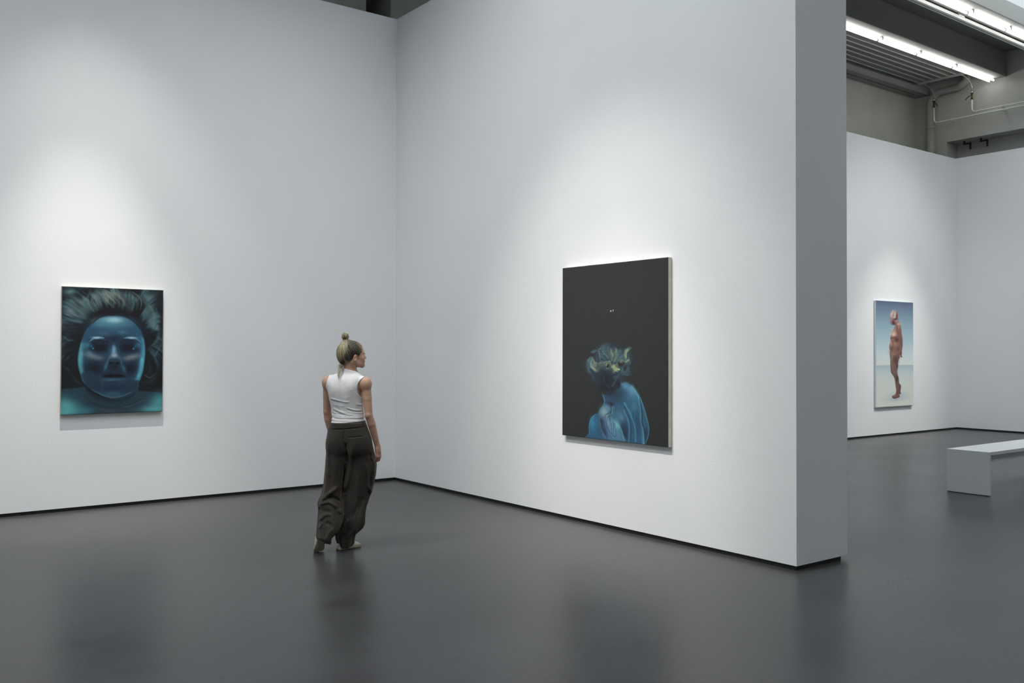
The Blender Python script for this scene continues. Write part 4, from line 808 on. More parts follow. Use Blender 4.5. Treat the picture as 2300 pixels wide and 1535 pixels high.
# ---------------------------------------------------------------- the walking visitor
# measured body data: s to the right of the feet, d away from the viewer, z up (metres)
BD = {'J': {'anL': (-0.1804, -0.17, 0.1636),
       'anR': (-0.0078, 0.02, 0.0767),
       'bun': (-0.0191, 0.0, 1.7443),
       'ear': (0.06, -0.07, 1.572),
       'elL': (-0.1638, 0.12, 1.1269),
       'elR': (0.174, -0.085, 1.1082),
       'headc': (0.0424, 0.0, 1.5713),
       'heelL': (-0.1866, -0.2, 0.1554),
       'heelR': (-0.0507, 0.0, 0.009),
       'hipL': (-0.0806, 0.02, 0.8203),
       'hipR': (0.0824, -0.02, 0.8219),
       'knL': (-0.1221, 0.03, 0.4526),
       'knR': (0.0998, 0.06, 0.4425),
       'neck': (0.0394, 0.01, 1.4531),
       'pelv': (0.0095, 0.0, 0.9128),
       'shL': (-0.1643, 0.075, 1.3778),
       'shR': (0.1548, -0.075, 1.3746),
       'toeL': (-0.214, -0.07, 0.0151),
       'toeR': (0.0804, 0.1, 0.0056),
       'wrL': (-0.1227, 0.14, 0.9014),
       'wrR': (0.2494, -0.03, 0.8423)},
 'P0': [-2.344, -3.274, 0.0],
 'arm_cut': [(0.1286, 1.418), (0.1041, 1.3962), (0.0857, 1.365), (0.0786, 1.3214), (0.0911, 1.2776), (0.1234, 1.2431)],
 'arm_cutL': [(-0.1464, 1.4374), (-0.1656, 1.3846), (-0.1757, 1.335), (-0.1664, 1.2977), (-0.1466, 1.248)],
 'band': [(-0.1422, 0.9966), (-0.0781, 0.9989), (-0.0261, 1.0014), (0.0691, 1.0096), (0.1554, 1.0179)],
 'collar': [(-0.0563, 1.4976), (-0.0348, 1.4932), (0.0051, 1.4907), (0.0297, 1.4863), (0.0605, 1.4756), (0.0778, 1.4662)],
 'e': [0.4556, 0.8902, 0.0],
 'earstr': [[(0.0518, -0.085, 1.562), (0.0407, -0.085, 1.5334), (0.0296, -0.07, 1.5132)], [(0.0588, -0.088, 1.5563), (0.0492, -0.088, 1.5249), (0.0395, -0.075, 1.4933)]],
 'hemz': [(-0.1515, 1.0358), (-0.1332, 1.0368), (-0.0783, 1.0405), (-0.0171, 1.0448), (0.0689, 1.052), (0.1428, 1.058), (0.1675, 1.0596)],
 'legL': [(1.0487, -0.1288, 0.0198, 0.02), (0.9864, -0.1429, 0.0201, 0.02), (0.9132, -0.1569, 0.0096, 0.02), (0.8363, -0.1673, -0.0009, 0.02), (0.7375, -0.174, -0.0077, 0.02), (0.6607, -0.1771, -0.0145, 0.0187),
          (0.5488, -0.1852, -0.0247, 0.0083), (0.4949, -0.1938, -0.028, 0.0033), (0.4455, -0.2058, -0.0277, -0.0056), (0.4185, -0.2214, -0.0275, -0.0168), (0.3915, -0.2316, -0.0273, -0.028),
          (0.3575, -0.2292, -0.0307, -0.042), (0.3168, -0.2267, -0.034, -0.0588), (0.2735, -0.2294, -0.0265, -0.0788), (0.2472, -0.2309, -0.0299, -0.0929), (0.2081, -0.2332, -0.0438, -0.1141),
          (0.1725, -0.2359, -0.0683, -0.1335), (0.1468, -0.2388, -0.0963, -0.1476), (0.1241, -0.233, -0.1206, -0.16)],
 'legR': [(1.0491, -0.0202, 0.1379, 0.0), (0.9866, -0.0198, 0.1637, 0.0), (0.9126, -0.0267, 0.199, 0.0071), (0.8384, -0.0299, 0.2142, 0.0141), (0.7528, -0.0223, 0.2331, 0.0222), (0.6895, -0.022, 0.2447, 0.0282),
          (0.6337, -0.0253, 0.2414, 0.0333), (0.5891, -0.0287, 0.2366, 0.0373), (0.4848, -0.0391, 0.2168, 0.0467), (0.4147, -0.0387, 0.1914, 0.047), (0.3459, -0.042, 0.1659, 0.0407), (0.3025, -0.0453, 0.1588, 0.0367),
          (0.2483, -0.0486, 0.1542, 0.0317), (0.205, -0.0556, 0.1518, 0.0288), (0.1727, -0.0699, 0.1373, 0.0272), (0.1477, -0.0842, 0.1119, 0.026), (0.1188, -0.0895, 0.0756, 0.0247), (0.086, -0.0857, 0.0666, 0.0231),
          (0.0494, -0.0764, 0.0632, 0.0214), (0.0199, -0.0654, 0.0506, 0.02)],
 'loop': (-0.0262, 1.0169),
 'rt': [0.8902, -0.4556, 0.0],
 'sh': [([(-0.1291, 1.1684), (-0.0728, 1.1449), (0.0009, 1.1162), (0.0685, 1.1143)], 0.005, 0.006), ([(-0.1247, 1.1484), (-0.0665, 1.1231), (-0.0174, 1.1039)], -0.0045, 0.006),
        ([(-0.1246, 1.1298), (-0.0849, 1.1245), (-0.0359, 1.1197)], 0.0035, 0.005), ([(-0.1244, 1.0938), (-0.0418, 1.0868), (0.0379, 1.0878), (0.1334, 1.09)], 0.004, 0.005),
        ([(-0.1243, 1.0802), (-0.0418, 1.0731), (0.0687, 1.0782)], -0.0032, 0.006), ([(-0.054, 1.067), (0.038, 1.0785), (0.1365, 1.0824)], 0.003, 0.005),
        ([(-0.1454, 1.2467), (-0.0916, 1.2339), (-0.018, 1.2178), (0.0188, 1.2188)], 0.0042, 0.006), ([(-0.1453, 1.2324), (-0.0915, 1.2196), (-0.018, 1.2066)], -0.003, 0.007),
        ([(-0.0086, 1.1723), (0.056, 1.1518), (0.1238, 1.1463)], 0.0042, 0.005), ([(-0.0085, 1.1611), (0.0561, 1.1394), (0.1239, 1.1338)], -0.003, 0.006), ([(0.0681, 1.1998), (0.1267, 1.1899)], 0.0035, 0.006),
        ([(-0.128, 1.1981), (-0.0669, 1.1852), (-0.0178, 1.1836)], 0.0022, 0.007), ([(0.0244, 1.3154), (0.0216, 1.2655), (0.02, 1.2188)], -0.0009, 0.004),
        ([(-0.1337, 1.341), (-0.1347, 1.2976), (-0.1357, 1.2541)], -0.0008, 0.004), ([(-0.1411, 1.3504), (-0.1405, 1.3485)], 0.005, 0.005), ([(0.0306, 1.3185), (0.0318, 1.3166)], 0.006, 0.005),
        ([(0.044, 1.1065), (0.1302, 1.1087)], 0.003, 0.005), ([(-0.1046, 1.3782), (-0.0187, 1.3405), (0.0063, 1.2532)], -0.004, 0.03), ([(0.1174, 1.19), (0.1242, 1.0651)], 0.003, 0.012)],
 'torso': [(1.4341, -0.1306, 0.1159), (1.3891, -0.1591, 0.138), (1.3269, -0.1695, 0.1165), (1.2647, -0.1465, 0.1234), (1.2129, -0.1329, 0.128), (1.1542, -0.1253, 0.132), (1.1128, -0.1244, 0.1395),
           (1.0713, -0.132, 0.1434), (1.0195, -0.1425, 0.1619), (0.9505, -0.1565, 0.1915), (0.8642, -0.1632, 0.2066), (0.7608, -0.1662, 0.2144)],
 'tr': [([(-0.1567, 0.9077), (-0.1495, 0.7402), (-0.1335, 0.5983)], 0.006, 0.012), ([(-0.071, 0.5294), (-0.1372, 0.4794), (-0.2064, 0.4201)], 0.014, 0.014),
        ([(-0.2188, 0.3884), (-0.14, 0.4107), (-0.0701, 0.3651)], 0.01, 0.012), ([(-0.1656, 0.4544), (-0.0895, 0.4364), (-0.0512, 0.3968)], -0.01, 0.012),
        ([(-0.2181, 0.2665), (-0.1711, 0.3133), (-0.1205, 0.3151)], 0.01, 0.012), ([(-0.1009, 0.2084), (-0.1388, 0.1807), (-0.1637, 0.1301)], 0.009, 0.012), ([(-0.1897, 0.2592), (-0.2178, 0.2088)], 0.008, 0.01),
        ([(-0.1645, 0.2585), (-0.1137, 0.2313)], -0.01, 0.014), ([(-0.2249, 0.3565), (-0.1902, 0.3427), (-0.1016, 0.3274)], -0.007, 0.02),
        ([(0.048, 0.8918), (0.0359, 0.7691), (0.0237, 0.6595), (-0.0012, 0.5439), (-0.0263, 0.48)], 0.01, 0.02), ([(-0.0126, 0.8927), (-0.0025, 0.8021), (-0.0021, 0.7117)], -0.012, 0.016),
        ([(0.1512, 0.7347), (0.1711, 0.6048), (0.1749, 0.4751)], 0.008, 0.014), ([(0.0996, 0.8004), (0.1006, 0.6062), (0.0888, 0.4126)], 0.006, 0.03),
        ([(0.1903, 0.6044), (0.1844, 0.5138), (0.1751, 0.4363)], -0.01, 0.012), ([(0.1779, 0.5269), (0.2039, 0.455)], 0.01, 0.012), ([(0.1579, 0.4173), (0.1181, 0.3149), (0.0835, 0.2061), (0.0724, 0.129)], 0.009, 0.011),
        ([(0.1335, 0.4373), (0.0827, 0.3481), (0.0513, 0.2586)], -0.006, 0.018), ([(0.0194, 0.2596), (-0.0089, 0.2089), (-0.0276, 0.1257)], 0.008, 0.014),
        ([(-0.0263, 0.48), (-0.0353, 0.3835), (-0.0188, 0.2736)], 0.006, 0.016), ([(-0.0637, 0.3521), (-0.0444, 0.3129)], 0.008, 0.012), ([(0.2024, 0.7662), (0.222, 0.701), (0.216, 0.6168)], 0.01, 0.014),
        ([(0.183, 0.799), (0.1962, 0.7145)], -0.008, 0.012), ([(0.0389, 0.1881), (0.001, 0.1377), (-0.0114, 0.0737)], -0.005, 0.016), ([(0.0019, 0.927), (0.0695, 0.9335), (0.136, 0.9389)], -0.003, 0.005),
        ([(0.002, 0.9195), (0.0695, 0.9261), (0.136, 0.9314)], 0.0012, 0.005), ([(-0.0248, 0.992), (-0.0257, 0.9299), (-0.0265, 0.8584)], -0.0035, 0.005),
        ([(-0.1452, 0.9923), (-0.0781, 0.9946), (-0.026, 0.997), (0.0691, 1.0052), (0.1585, 1.0148)], -0.0035, 0.005)],
 'wisp': [[(-0.0289, -0.005, 1.54), (-0.0577, -0.045, 1.4879), (-0.0724, -0.075, 1.4423), (-0.0685, -0.085, 1.4026)]]}
J = {k: np.array(v) for k, v in BD['J'].items()}
P0 = V(BD['P0']); ER = V(BD['rt']); ED = V(BD['e'])
f32 = np.float32
def smin(a, b, k):
    h = np.clip(.5 + .5 * (b - a) / k, 0, 1); return b + (a - b) * h - k * h * (1 - h)
def smax(a, b, k): return -smin(-a, -b, k)
def cone(p, a, b, ra, rb):
    a = np.asarray(a, f32); b = np.asarray(b, f32); ba = b - a; t = np.clip(((p - a) @ ba) / (ba @ ba), 0, 1)
    return np.linalg.norm(p - a - t[:, None] * ba, axis=1) - (ra + (rb - ra) * t)
def ell(p, c, r, R=None):
    q = p - np.asarray(c, f32)
    if R is not None: q = q @ R
    r = np.asarray(r, f32); k0 = np.linalg.norm(q / r, axis=1); k1 = np.linalg.norm(q / (r * r), axis=1) + 1e-9
    return k0 * (k0 - 1) / k1
def rotz(a): c, s = math.cos(a), math.sin(a); return np.array([[c, -s, 0], [s, c, 0], [0, 0, 1]], f32)
def surface_net(fn, lo, hi, h):
    """closed surface of a signed distance function, evaluated only near the surface"""
    lo = np.array(lo, float); n = np.ceil((np.array(hi) - lo) / h).astype(int); B = 8; nb = np.ceil((n + 1) / B).astype(int); n = nb * B
    ctr = np.stack(np.meshgrid(*[lo[i] + (np.arange(nb[i]) * B + (B - 1) / 2) * h for i in range(3)], indexing='ij'), -1).reshape(-1, 3).astype(f32)
    dc = fn(ctr); act = np.abs(dc) < h * B * .87 * 1.7 + .006
    G = np.repeat(np.repeat(np.repeat(np.where(dc > 0, f32(1), f32(-1)).reshape(nb), B, 0), B, 1), B, 2).astype(f32)
    loc = np.stack(np.meshgrid(*[np.arange(B)] * 3, indexing='ij'), -1).reshape(-1, 3)
    ai = np.argwhere(act.reshape(nb))
    for k in range(0, len(ai), 400):
        blk = ai[k:k + 400]; ijk = (blk[:, None] * B + loc[None]).reshape(-1, 3)
        v = fn((lo + ijk * h).astype(f32)); G[ijk[:, 0], ijk[:, 1], ijk[:, 2]] = v
    S = G < 0
    c = [slice(0, -1), slice(1, None)]; cnt = np.zeros(np.array(S.shape) - 1, np.int8)
    for a in (0, 1):
        for b in (0, 1):
            for d in (0, 1): cnt += S[c[a], c[b], c[d]]
    cells = np.argwhere((cnt > 0) & (cnt < 8)); vid = -np.ones(cnt.shape, np.int32); vid[tuple(cells.T)] = np.arange(len(cells))
    acc = np.zeros((len(cells), 3)); num = np.zeros(len(cells))
    corners = [(0, 0, 0), (1, 0, 0), (0, 1, 0), (1, 1, 0), (0, 0, 1), (1, 0, 1), (0, 1, 1), (1, 1, 1)]
    for i in range(8):
        for ax in range(3):
            if corners[i][ax]: continue
            o1 = np.array(corners[i]); o2 = o1.copy(); o2[ax] = 1
            g1 = G[tuple((cells + o1).T)]; g2 = G[tuple((cells + o2).T)]; m = (g1 < 0) != (g2 < 0)
            t = np.where(m, g1 / np.where(m, g1 - g2, 1), 0); pt = np.tile(o1.astype(float), (len(cells), 1)); pt[:, ax] += t
            acc += pt * m[:, None]; num += m
    vert = lo + (cells + acc / num[:, None]) * h
    quads = []
    for ax in range(3):
        u, v = (ax + 1) % 3, (ax + 2) % 3
        sl1 = [slice(None)] * 3; sl2 = [slice(None)] * 3; sl1[ax] = slice(0, -1); sl2[ax] = slice(1, None)
        E = np.argwhere(S[tuple(sl1)] != S[tuple(sl2)]); E = E[(E[:, u] > 0) & (E[:, v] > 0)]
        E = E[(E[:, u] < cnt.shape[u]) & (E[:, v] < cnt.shape[v])]
        eu = np.zeros(3, int); eu[u] = 1; ev = np.zeros(3, int); ev[v] = 1
        q = np.stack([vid[tuple((E - eu - ev).T)], vid[tuple((E - ev).T)], vid[tuple(E.T)], vid[tuple((E - eu).T)]], -1)
        fl = S[tuple(E.T)]; q[~fl] = q[~fl][:, ::-1]; quads.append(q)
    quads = np.concatenate(quads); return vert, quads[(quads >= 0).all(1)]
def to_world(v):
    return np.array(P0)[None] + v[:, :1] * np.array(ER) + v[:, 1:2] * np.array(ED) + v[:, 2:3] * np.array((0, 0, 1.))
def net_obj(name, fn, lo, hi, h, m, parent, smooth=2, color=None):
    v, q = surface_net(fn, lo, hi, h)
    for _ in range(smooth):      # light Laplacian smoothing
        e = np.concatenate([q[:, [0, 1]], q[:, [1, 2]], q[:, [2, 3]], q[:, [3, 0]]]); s = np.zeros_like(v); c = np.zeros(len(v))
        for k in range(3): s[:, k] = np.bincount(e[:, 0], v[e[:, 1], k], len(v)) + np.bincount(e[:, 1], v[e[:, 0], k], len(v))
        c = np.bincount(e[:, 0], minlength=len(v)) + np.bincount(e[:, 1], minlength=len(v)); v = v * .5 + .5 * s / np.maximum(c, 1)[:, None]
    me = bpy.data.meshes.new(name); w_ = to_world(v) - np.array(P0); me.vertices.add(len(v)); me.vertices.foreach_set('co', w_.reshape(-1))
    me.loops.add(q.size); me.loops.foreach_set('vertex_index', q.reshape(-1).astype(np.int32)); me.polygons.add(len(q))
    me.polygons.foreach_set('loop_start', np.arange(0, q.size, 4, dtype=np.int32)); me.update(); me.polygons.foreach_set('use_smooth', [True] * len(q))
    if color is not None:
        a = me.attributes.new('tint', 'FLOAT_COLOR', 'POINT'); cc = color(v); a.data.foreach_set('color', np.concatenate([cc, np.ones((len(v), 1))], 1).astype(f32).reshape(-1))
    return new_obj(name, me, m, parent)
def interp_rows(z, rows, col):
    zs = [r[0] for r in rows][::-1]; return np.interp(z, zs, [r[col] for r in rows][::-1]).astype(f32)
def ridges(p, lst, lim=None):
    out = np.zeros(len(p), f32); s, z = p[:, 0], p[:, 2]
    for pts, A, w_ in lst:
        best = np.full(len(p), 1e3, f32); P = spline(pts, 4) if len(pts) > 2 else np.array(pts, float)
        x0, x1, y0, y1 = P[:, 0].min() - 3 * w_, P[:, 0].max() + 3 * w_, P[:, 1].min() - 3 * w_, P[:, 1].max() + 3 * w_
        k = np.nonzero((s > x0) & (s < x1) & (z > y0) & (z < y1))[0]
        if not len(k): continue
        ss, zz = s[k], z[k]; b = np.full(len(k), 1e3, f32); tt = np.zeros(len(k), f32); n = len(P) - 1
        for i in range(n):
            dx, dy = P[i + 1] - P[i]; t = np.clip(((ss - P[i, 0]) * dx + (zz - P[i, 1]) * dy) / (dx * dx + dy * dy + 1e-12), 0, 1)
            d = (ss - P[i, 0] - t * dx) ** 2 + (zz - P[i, 1] - t * dy) ** 2; j = d < b; b[j] = d[j]; tt[j] = (i + t[j]) / n
        out[k] += A * np.exp(-b / (w_ * w_)) * np.clip(6 * tt * (1 - tt), .15, 1)
    return out

YAW = math.radians(24)          # torso turned to the right of straight away
RT = rotz(-YAW)                 # columns: body right, body forward, up
R_r = np.array([math.cos(YAW), -math.sin(YAW), 0]); R_f = np.array([math.sin(YAW), math.cos(YAW), 0])
# torso: stacked superellipses following the measured outline
TZ = np.array([1.47, 1.455, 1.44, 1.42, 1.39, 1.35, 1.30, 1.25, 1.20, 1.15, 1.11, 1.07, 1.02, .95, .88, .82, .78])
TC = np.array([.030, .020, .012, .000, -.010, -.013, -.012, -.010, -.002, .004, .008, .008, .008, .010, .012, .014, .014])
TA = np.array([.050, .070, .095, .128, .142, .142, .138, .134, .129, .125, .123, .125, .138, .160, .165, .16, .12])
TB = np.array([.050, .055, .062, .075, .088, .098, .103, .102, .098, .094, .093, .095, .102, .108, .108, .10, .08])
TD = np.array([.010, .006, .004, .002, .000, .000, .004, .008, .010, .012, .012, .010, .004, .000, -.002, 0, 0])
_zz = np.linspace(.70, 1.52, 330)
def _sm(a):
    v = np.interp(_zz, TZ[::-1], a[::-1]); k = np.hanning(27); return np.convolve(np.pad(v, 13, 'edge'), k / k.sum(), 'valid')
TCs, TAs, TBs, TDs = _sm(TC), _sm(TA), _sm(TB), _sm(TD)
def torso(p, grow=0., zmin=.76):
    z = p[:, 2]
    cx = np.interp(z, _zz, TCs); a = np.interp(z, _zz, TAs) + grow; b = np.interp(z, _zz, TBs) + grow; cd = np.interp(z, _zz, TDs)
    x = (p[:, 0] - cx); y = p[:, 1] - cd
    u = x * R_r[0] + y * R_r[1]; v = x * R_f[0] + y * R_f[1]
    k = ((np.abs(u) / a) ** 2.3 + (np.abs(v) / b) ** 2.3) ** (1 / 2.3)
    side = (k - 1) * np.minimum(a, b) * .92
    # shoulder blades and spine furrow on the back (v < 0)
    bk = np.clip(-v / .05, 0, 1)
    side += bk * .006 * np.exp(-(u / .018) ** 2) * np.exp(-((z - 1.22) / .14) ** 2)
    side -= bk * .007 * (np.exp(-((u - .075) / .04) ** 2) + np.exp(-((u + .075) / .04) ** 2)) * np.exp(-((z - 1.32) / .07) ** 2)
    return smax(side, np.maximum(z - 1.475 - grow, zmin - z), .02).astype(f32)
HY = math.radians(17)
Hf = np.array([math.cos(HY), math.sin(HY), 0]); Hl = np.array([-math.sin(HY), math.cos(HY), 0])
HC = J['headc'] + np.array([0, 0, .0])
HT_ = math.radians(1)
def H(x, y, z):
    """head point: x forward, y to her left, z up, from the ear line"""
    return HC + Hf * x + Hl * y + np.array([0, 0, z])
HR = np.stack([Hf, Hl, [0, 0, 1]], 1).astype(f32)
def headloc(p): return (p - HC.astype(f32)) @ HR
def head(p):
    q = headloc(p)
    d = ell(q, (-.006, 0, .052), (.099, .073, .086))
    d = smin(d, ell(q, (.038, 0, .018), (.060, .062, .088)), .02)
    d = smin(d, cone(q, (.040, .030, -.030), (.082, .008, -.052), .026, .016), .018)
    d = smin(d, cone(q, (.040, -.030, -.030), (.082, -.008, -.052), .026, .016), .018)
    for s in (1, -1):
        d = smin(d, cone(q, (.0, s * .052, -.022), (.035, s * .044, -.050), .018, .015), .02)
        d = smin(d, cone(q, (.035, s * .044, -.050), (.078, s * .012, -.060), .014, .014), .018)
        d = smin(d, ell(q, (.064, s * .040, .004), (.022, .020, .018)), .02); d = smin(d, ell(q, (.052, s * .036, -.022), (.036, .020, .034)), .02)
        d = smax(d, -ell(q, (.099, s * .031, .033), (.016, .018, .012)), .012)
        d = smin(d, ell(q, (.079, s * .031, .033), (.0125, .0125, .0125)), .002)
        d = smin(d, cone(q, (.084, s * .016, .050), (.076, s * .046, .049), .006, .004), .014)
    d = smin(d, ell(q, (.089, 0, -.054), (.015, .017, .013)), .012)          # chin
    d = smin(d, ell(q, (.083, 0, -.026), (.018, .026, .020)), .012)          # mouth mound
    d = smin(d, cone(q, (.094, 0, .036), (.1115, 0, .004), .005, .0075), .009)  # nose
    for s in (1, -1): d = smin(d, ell(q, (.102, s * .010, .001), (.009, .006, .006)), .005)
    d = smin(d, ell(q, (.099, 0, -.0185), (.0075, .020, .0055)), .004)
    d = smin(d, ell(q, (.097, 0, -.0305), (.0075, .017, .0055)), .004)
    d = smax(d, -ell(q, (.107, 0, -.0245), (.010, .014, .0014)), .002)
    for s in (1, -1):                                                          # ears
        Re = rotz(s * .45) @ np.array([[math.cos(.2), 0, math.sin(.2)], [0, 1, 0], [-math.sin(.2), 0, math.cos(.2)]], f32)
        e = ell(q, (-.004, s * .078, .005), (.0165, .0065, .029), Re)
        e = smax(e, -ell(q, (.000, s * .086, .006), (.009, .006, .018), Re), .004)
        e = smin(e, ell(q, (.004, s * .077, -.018), (.008, .005, .009)), .006)
        d = smin(d, e, .006)
    return d
NB = J['neck']
def neck(p):
    d = cone(p, H(-.018, 0, -.02), NB + np.array([-.020, .0, -.04]), .051, .053)
    for s in (1, -1): d = smin(d, cone(p, H(-.015, s * .05, -.03), NB + Hf * .012 + np.array([0, .02 * s, -.03]), .014, .013), .02)
    return smin(d, cone(p, H(-.03, 0, .0), NB + np.array([-.018, -.012, -.04]), .035, .04), .02)
def arm(p, side):
    sh, el, wr = J['sh' + side], J['el' + side], J['wr' + side]; s = 1 if side == 'R' else -1
    fwd = R_f; out = R_r * s
    shc = sh - out * .006
    d = ell(p, shc + np.array([0, 0, -.012]), (.042, .046, .054))
    mid = sh * .5 + el * .5 - out * .002
    d = smin(d, cone(p, shc, mid, .040, .0365), .02)
    d = smin(d, cone(p, mid, el, .0365, .0325), .004)
    m2 = el * .72 + wr * .28 + out * .003
    d = smin(d, cone(p, el, m2, .0325, .0335), .004); d = smin(d, cone(p, m2, wr, .0335, .0215), .004)
    d = smin(d, ell(p, el - fwd * .014, (.022, .022, .030)), .008)
    return d
def hand(p, side):
    """relaxed, loosely curled hand hanging from the wrist"""
    wr = J['wr' + side]; s = 1 if side == 'R' else -1
    dn = np.array([.10 * s, .05, -1.]); dn /= np.linalg.norm(dn)
    fw = R_f * .86 + np.array([.25, 0, 0]) * s; fw -= dn * (fw @ dn); fw /= np.linalg.norm(fw)   # thumb side, forward
    pn = np.cross(dn, fw); pn *= -s if (np.cross(dn, fw) @ R_r) * s > 0 else s                        # palm faces the thigh
    if (pn @ R_r) * s > 0: pn = -pn
    k0 = wr + dn * .012
    d = cone(p, wr - dn * .01, k0 + dn * .02, .0225, .024)
    for t_ in (-.024, -.008, .008, .024): d = smin(d, cone(p, k0 + fw * t_ * .55, k0 + dn * .068 + fw * t_, .0145, .0108), .012)
    L_ = [(.024, .036, .024, .019, .0088), (.008, .040, .027, .020, .0090), (-.008, .037, .025, .019, .0086), (-.024, .029, .019, .016, .0078)]
    for i, (t_, a, b, c, r) in enumerate(L_):
        p0 = k0 + dn * .074 + fw * t_; cu = [.45 + .10 * i, 1.25 + .12 * i, 1.95 + .1 * i]; ph = p0
        for ln, an, r_ in ((a, cu[0], r), (b, cu[1], r * .92), (c, cu[2], r * .84)):
            nx_ = ph + (dn * math.cos(an) + pn * math.sin(an)) * ln
            d = smin(d, cone(p, ph, nx_, r_, r_ * .92), .0035); ph = nx_
    t0 = k0 + dn * .018 + fw * .020 + pn * .004; t1 = t0 + (dn * .62 + fw * .62 + pn * .35) * .036; t2 = t1 + (dn * .85 + fw * .25 + pn * .45) * .030; t3 = t2 + (dn * .9 - fw * .05 + pn * .35) * .024
    for a, b, ra, rb in ((t0, t1, .0135, .0105), (t1, t2, .0105, .0092), (t2, t3, .0092, .0078)): d = smin(d, cone(p, a, b, ra, rb), .005)
    return d
def legs(p):
    d = None
    for s in 'RL':
        h_, k_, a_ = J['hip' + s], J['kn' + s], J['an' + s]
        c = smin(cone(p, h_, k_, .062, .046), cone(p, k_, a_, .046, .034), .005)
        d = c if d is None else smin(d, c, .02)
    return d
def poly_x(z, pts):       # arm opening: s as a function of z
    zz = np.array([q[1] for q in pts])[::-1]; xx = np.array([q[0] for q in pts])[::-1]; return np.interp(z, zz, xx)
def top_sides(p):
    z = p[:, 2]
    xr = np.where(z < 1.418, poly_x(z, BD['arm_cut']), .1286 + (z - 1.418) * 1.2); xr = np.where(z < 1.243, 1., xr) + np.clip(p[:, 1] + .03, 0, .1) * .55
    xl = np.where(z > 1.44, -.13, poly_x(z, BD['arm_cutL'])); xl = np.where(z < 1.25, -1., xl)
    return xr, xl
def core(p, g=0., zmin=.76):
    d = torso(p, g, zmin); d = smin(d, neck(p) - g, .022)
    for s_, k, dz, rr in (('R', J['shR'], -.058, .026), ('L', J['shL'], -.018, .032)):     # trapezius and shoulder caps
        d = smin(d, cone(p, NB + np.array([-.008, 0, dz]), k + np.array([0, 0, -.006 if s_ == 'R' else .007]), rr + g, .028 + g), .03)
        d = smin(d, ell(p, k - R_r * (.006 if s_ == 'R' else -.006) + np.array([0, 0, -.012]), (.042 + g, .046 + g, .054 + g)), .03)
    return d
def body(p):
    z = p[:, 2]; d = core(p, 0., .86)
    xr, xl = top_sides(p)   # the body stays just under the clothes
    m = np.clip((xr - .012 - p[:, 0]) / .012, 0, 1) * np.clip((p[:, 0] - xl - .012) / .012, 0, 1) * np.clip((1.452 - z) / .02, 0, 1) * np.clip((z - 1.0) / .02, 0, 1)
    d = d + .006 * m
    for s_ in 'RL': d = smin(d, arm(p, s_), .016); d = smin(d, hand(p, s_), .008)
    d = smin(d, head(p), .016); return smin(d, legs(p), .03).astype(f32)

def tinted(name, base, rough, spec=.4, sss=0):
    m = mat(name, base, rough, spec=spec); a = N(m, 'ShaderNodeAttribute', attribute_name='tint'); b = m.node_tree.nodes['Principled BSDF']
    L(m, a.outputs['Color'], b.inputs['Base Color'])
    if sss: b.inputs['Subsurface Weight'].default_value = sss; b.inputs['Subsurface Radius'].default_value = (1, .35, .2); b.inputs['Subsurface Scale'].default_value = .006
    return m
SKIN = tinted('skin', (.5, .33, .25), .5, .35)
def skin_tint(v):
    p = v.astype(f32); q = headloc(p); c = np.tile(np.array((.46, .285, .20)), (len(v), 1)); z = v[:, 2]
    def mixc(mask, col): c[:] = c + (np.array(col) - c) * np.clip(mask, 0, 1)[:, None]
    rs = np.random.RandomState(5)
    warm = np.sin(v[:, 0] * 37 + 1) * np.sin(v[:, 2] * 23) * .5 + .5; mixc(warm * .25, (.50, .27, .20))
    hd = q[:, 2] > -.12
    mixc(hd * .4 * np.exp(-(((q[:, 0] - .06) / .03) ** 2 + ((np.abs(q[:, 1]) - .045) / .03) ** 2 + ((q[:, 2] - -.002) / .022) ** 2)), (.55, .25, .19))
    mixc(hd * .7 * np.exp(-(((q[:, 0] + .004) / .02) ** 2 + ((np.abs(q[:, 1]) - .08) / .012) ** 2 + ((q[:, 2] - .018) / .02) ** 2)), (.58, .24, .20))
    lips = hd & (q[:, 0] > .088) & (np.abs(q[:, 1]) < .022) & (q[:, 2] > -.038) & (q[:, 2] < -.015); mixc(lips * .6, (.40, .17, .15))
    brow = hd & (q[:, 0] > .055) & (np.abs(q[:, 2] - .053) < .0032) & (np.abs(q[:, 1]) > .012) & (np.abs(q[:, 1]) < .05); mixc(brow * .7, (.16, .11, .07))
    eye = hd & (np.linalg.norm(np.stack([q[:, 0] - .079, np.abs(q[:, 1]) - .031, q[:, 2] - .033], 1), axis=1) < .0135) & (q[:, 0] > .083)
    mixc(eye * .8, (.55, .52, .50)); mixc((eye & (np.abs(np.abs(q[:, 1]) - .031) < .005)) * .95, (.03, .035, .04))
    lash = hd & (q[:, 0] > .074) & (np.abs(q[:, 2] - .0405) < .002) & (np.abs(q[:, 1]) > .018) & (np.abs(q[:, 1]) < .046); mixc(lash * .85, (.03, .025, .02))
    for s_ in 'RL':
        for k, a in (('el', .28), ('wr', .3)):
            dd = np.linalg.norm(v - J[k + s_], axis=1); mixc(a * np.exp(-(dd / .06) ** 2), (.52, .24, .19))
        dd = np.linalg.norm(v - (J['wr' + s_] + np.array([0, 0, -.08])), axis=1); mixc(.35 * np.exp(-(dd / .05) ** 2), (.55, .25, .20))
    sh = np.linalg.norm(v - np.array([.172, -.12, 1.33]), axis=1)
    mixc(.55 * np.exp(-(np.linalg.norm(v - np.array([.118, -.12, 1.305]), axis=1) / .03) ** 2), (.42, .26, .12))
    mole = np.linalg.norm(v[:, [0, 2]] - np.array([.155, 1.272]), axis=1); mixc((mole < .0035) * .6, (.2, .1, .07))
    return c
person = thing('person', 'woman with blonde top knot in a white sleeveless top and dark wide trousers walking', 'person', P0)
net_obj('body', body, (-.30, -.30, .03), (.36, .30, 1.76), .0027, SKIN, person, 1, skin_tint)

